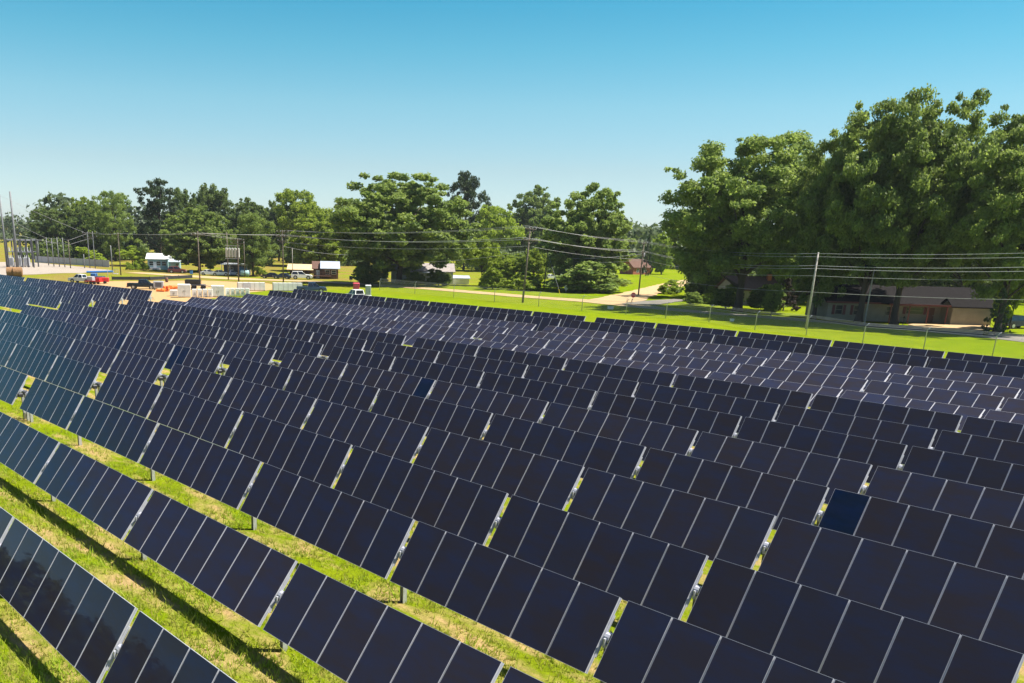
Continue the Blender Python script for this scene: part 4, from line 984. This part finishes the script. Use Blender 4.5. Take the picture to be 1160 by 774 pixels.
# red trailer with blue boom lift
p = at(107, 322); t = thing('equipment_trailer', "red equipment trailer behind the white pickup truck at far left", 'trailer', p, 3.0); t.scale = (.8, .8, .75)
MB().box(0, 0, .8, 4.6, 2.0, .25).obj('deck', MT['red'], t); MB().box(.9, 0, 1.5, 1.6, 1.5, 1.2, 0, .1).obj('power_unit', MT['grey'], t); MB().box(-1.3, 0, 1.35, 1.3, 1.6, 1.0, 0, .08).obj('toolbox', MT['red'], t)
for x in (-.5, .5):
    for y in (-1, 1): MB().tube([(x, y*.95, .4), (x, y*1.18, .4)], .4, 14).obj('wheel', MT['tyre'], t)
p = at(112, 318.5); t = thing('boom_lift', "blue boom lift lying folded behind the red trailer", 'boom lift', p, 0.)
b = MB(); b.box(0, 0, .75, 2.6, 1.9, .7, 0, .1); b.obj('chassis', MT['dkgrey'], t)
for x in (-.9, .9):
    for y in (-1, 1): MB().tube([(x, y*.8, .42), (x, y*1.1, .42)], .42, 14).obj('wheel', MT['tyre'], t)
MB().tube([(-2.6, 0, 1.9), (3.4, 0, 2.15)], .22, 8).obj('boom', MT['bluepaint'], t); MB().box(-1.0, 0, 1.35, 1.2, 1.3, .6, 0, .08).obj('turntable', MT['bluepaint'], t)
b = MB(); b.box(3.9, 0, 1.7, .9, 1.5, .08); [b.box(3.9 + sx*.42, sy*.7, 2.2, .05, .05, 1.0) for sx in (-1, 1) for sy in (-1, 1)]; b.box(3.9, -.7, 2.7, .9, .05, .05); b.box(3.9, .7, 2.7, .9, .05, .05); b.obj('basket', MT['grey'], t)
p = at(119, 321.5); t = thing('compressor', "small red compressor with grey mast right of the red trailer", 'compressor', p, .2); MB().box(0, 0, .85, 1.8, 1.0, .9, 0, .1).obj('housing', MT['red'], t); b = MB(); b.tube([(.7,0,1.2),(.7,0,3.2)], .05, 6); b.obj('mast', MT['galv'], t)
for y in (-1, 1): MB().tube([(0, y*.5, .3), (0, y*.68, .3)], .3, 12).obj('wheel', MT['tyre'], t)
for k, x in enumerate((13.2, 20.8)):
    p = at(x, 313.5); r = height(x, 313.5, 302.7)/2; t = MB().tube([(0,-1.0,r),(0,-.97,r),(0,.97,r),(0,1.0,r)], [r*.94, r, r, r*.94], 22).obj('hay_bale', MT['hay'], None); t.location = p; t.rotation_euler = (0, 0, yaw_to_cam(p) + 1.45)
    tag(t, ["left", "right"][k] + " one of two big brown round bales at the edge of the gravel pad", 'hay bale', 'round bales')
# signs and small things
def tri_post(t, h, r=.035): MB().tube([(0,0,-.1),(0,0,h)], r, 8).obj('sign_post', MT['galv'], t)
p = at(716.5, 344); h = height(716.5, 344, 331.3); t = thing('stop_sign', "red octagonal STOP sign on the grass island at the road junction", 'sign', p, yaw_to_cam(p) + .1); tri_post(t, h)
R8 = .46; zc = h - R8
def octo(r, y0, y1): 
    c = [(math.cos(math.pi/8 + k*math.pi/4)*r, math.sin(math.pi/8 + k*math.pi/4)*r + zc) for k in range(8)]; return MB().prism(c, y0, y1)
bo = octo(R8, -.07, -.045).obj('sign_plate', MT['white'], t); octo(R8*.93, -.078, -.07).obj('sign_face', MT['red'], bo)
cu = bpy.data.curves.new('letters', 'FONT'); cu.body = "STOP"; cu.size = .36; cu.align_x = 'CENTER'; cu.align_y = 'CENTER'; cu.extrude = .004
tmp = bpy.data.objects.new('letters', cu); COL.objects.link(tmp); dg = bpy.context.evaluated_depsgraph_get(); lm = bpy.data.meshes.new_from_object(tmp.evaluated_get(dg)); bpy.data.objects.remove(tmp)
lm.materials.clear(); lm.materials.append(MT['white']); lo = link('lettering', lm, bo); lo.location = (0, -.084, zc); lo.rotation_euler = (math.pi/2, 0, 0)
p = at(714.2, 344.3); t = thing('marker_post', "dark broken post leaning at the foot of the stop sign", 'post', p); MB().tube([(0,0,-.1),(.22,0,.75)], [.07,.05], 8).obj('stake', MT['wood'], t); MB().box(.23,0,.78,.16,.04,.14).obj('tab', MT['redtrim'], t)
p = at(710, 343); t = thing('marker_post', "thin red marker stake left of the stop sign", 'post', p); MB().tube([(0,0,-.1),(0,0,.9)], .04, 6).obj('stake', MT['redtrim'], t); MB().tube([(0,0,.75),(0,0,.9)], .045, 6).obj('tip', MT['white'], t)
p = at(641, 331.5); t = thing('yard_sign', "white pointed board sign on the lawn under the dense dark oak", 'sign', p, yaw_to_cam(p)); tri_post(t, 1.0); MB().prism([(0,.35),(.42,.85),(.42,1.3),(0,1.6),(-.42,1.3),(-.42,.85)], -.05, -.02).obj('board', MT['white'], t)
p = at(634.5, 335); t = thing('guy_guard', "leaning yellow guy wire guard by the dirt road", 'guy wire', p, .2); MB().tube([(0,0,0),(-.35,.1,1.25)], .06, 8).obj('guard', MT['yellow'], t); g2 = top_pt(PG, .9) - p; g2 = Matrix.Rotation(-.2, 3, 'Z') @ g2; MB().tube([(-.35,.1,1.25), g2], .02, 4).obj('guy_wire', MT['wire'], t)
p = at(691.5, 350.5); t = thing('utility_box', "small white utility box on the verge in front of the street", 'utility box', p, .3); MB().box(0, 0, .22, .9, .5, .44, 0, .06).obj('housing', MT['white'], t); MB().box(0, 0, .46, .98, .58, .06).obj('lid', MT['offwhite'], t)
p = at(829, 364.3); t = thing('utility_box', "small white box on the shaded grass near the thick oak", 'utility box', p, .3); MB().box(0, 0, .17, .5, .4, .34, 0, .05).obj('housing', MT['white'], t); MB().box(0, 0, .36, .55, .45, .05).obj('lid', MT['offwhite'], t)
p = at(755.5, 334); t = thing('mailbox', "white mailbox in front of the pale feathery bush", 'mailbox', p, yaw_to_cam(p)); MB().box(0,0,.5,.09,.09,1.0).obj('post', MT['wood'], t); MB().prism([(-.13,1.0),(.13,1.0),(.13,1.18),(.07,1.27),(-.07,1.27),(-.13,1.18)], -.28, .28).obj('box', MT['white'], t)
p = at(1022.5, 369); t = thing('mailbox', "dark mailbox on a post beside the tallest oak trunk", 'mailbox', p, yaw_to_cam(p)); MB().box(0,0,.5,.1,.1,1.0).obj('post', MT['wood'], t); MB().prism([(-.13,1.0),(.13,1.0),(.13,1.18),(.07,1.27),(-.07,1.27),(-.13,1.18)], -.28, .28).obj('box', MT['black'], t)
p = at(216.7, 311); t = thing('bin', "blue wheeled bin beside the dark red car", 'bin', p, .2); MB().box(0,0,.62,.75,.8,1.0,0,.06).obj('container', MT['bluepaint'], t); MB().box(0,0,1.15,.82,.9,.08,0,.03).obj('lid', MT['darkblue'], t)
for y in (-.3, .3): MB().tube([(.3,y-.04,.12),(.3,y+.04,.12)], .12, 10).obj('wheel', MT['tyre'], t)
p = at(397.5, 321); h = height(397.5, 321, 312.5); t = thing('notice_board', "dark purple notice box on a post by the dirt road", 'sign', p, yaw_to_cam(p)); MB().box(0,0,h*.35,.12,.12,h*.7).obj('post', MT['wood'], t); MB().box(0,-.02,h*.72,h*.45,.3,h*.5,0,.04).obj('box', MT['darkblue'], t)
p = at(277.5, 313.8); t = thing('water_tank', "rounded pale blue tank at the right end of the canopy shed", 'tank', p, .1); b = MB(); b.tube([(-1.1,0,.95),(-1.0,0,.95),(1.0,0,.95),(1.1,0,.95)], [.55,.75,.75,.55], 16); b.obj('vessel', MT['teal_wall'], t, True); b = MB(); [b.box(x,0,.15,.15,1.1,.3) for x in (-.7,.7)]; b.obj('cradle', MT['dkgrey'], t)

# ------------------------------------------------------------------ air
HZ = bpy.data.materials.new("haze"); HZ.use_nodes = True; ht = HZ.node_tree; ht.nodes.clear()
ho = ht.nodes.new('ShaderNodeOutputMaterial'); hv = ht.nodes.new('ShaderNodeVolumePrincipled')
hv.inputs['Color'].default_value = (.86, .92, 1.0, 1); hv.inputs['Density'].default_value = .00009; hv.inputs['Anisotropy'].default_value = .2
ht.links.new(hv.outputs[0], ho.inputs['Volume'])
hz_ = MB().box(0, 0, 20, 9400, 9400, 50).obj('haze', HZ); tag(hz_, "thin summer air over the whole field", "haze", kind='stuff')
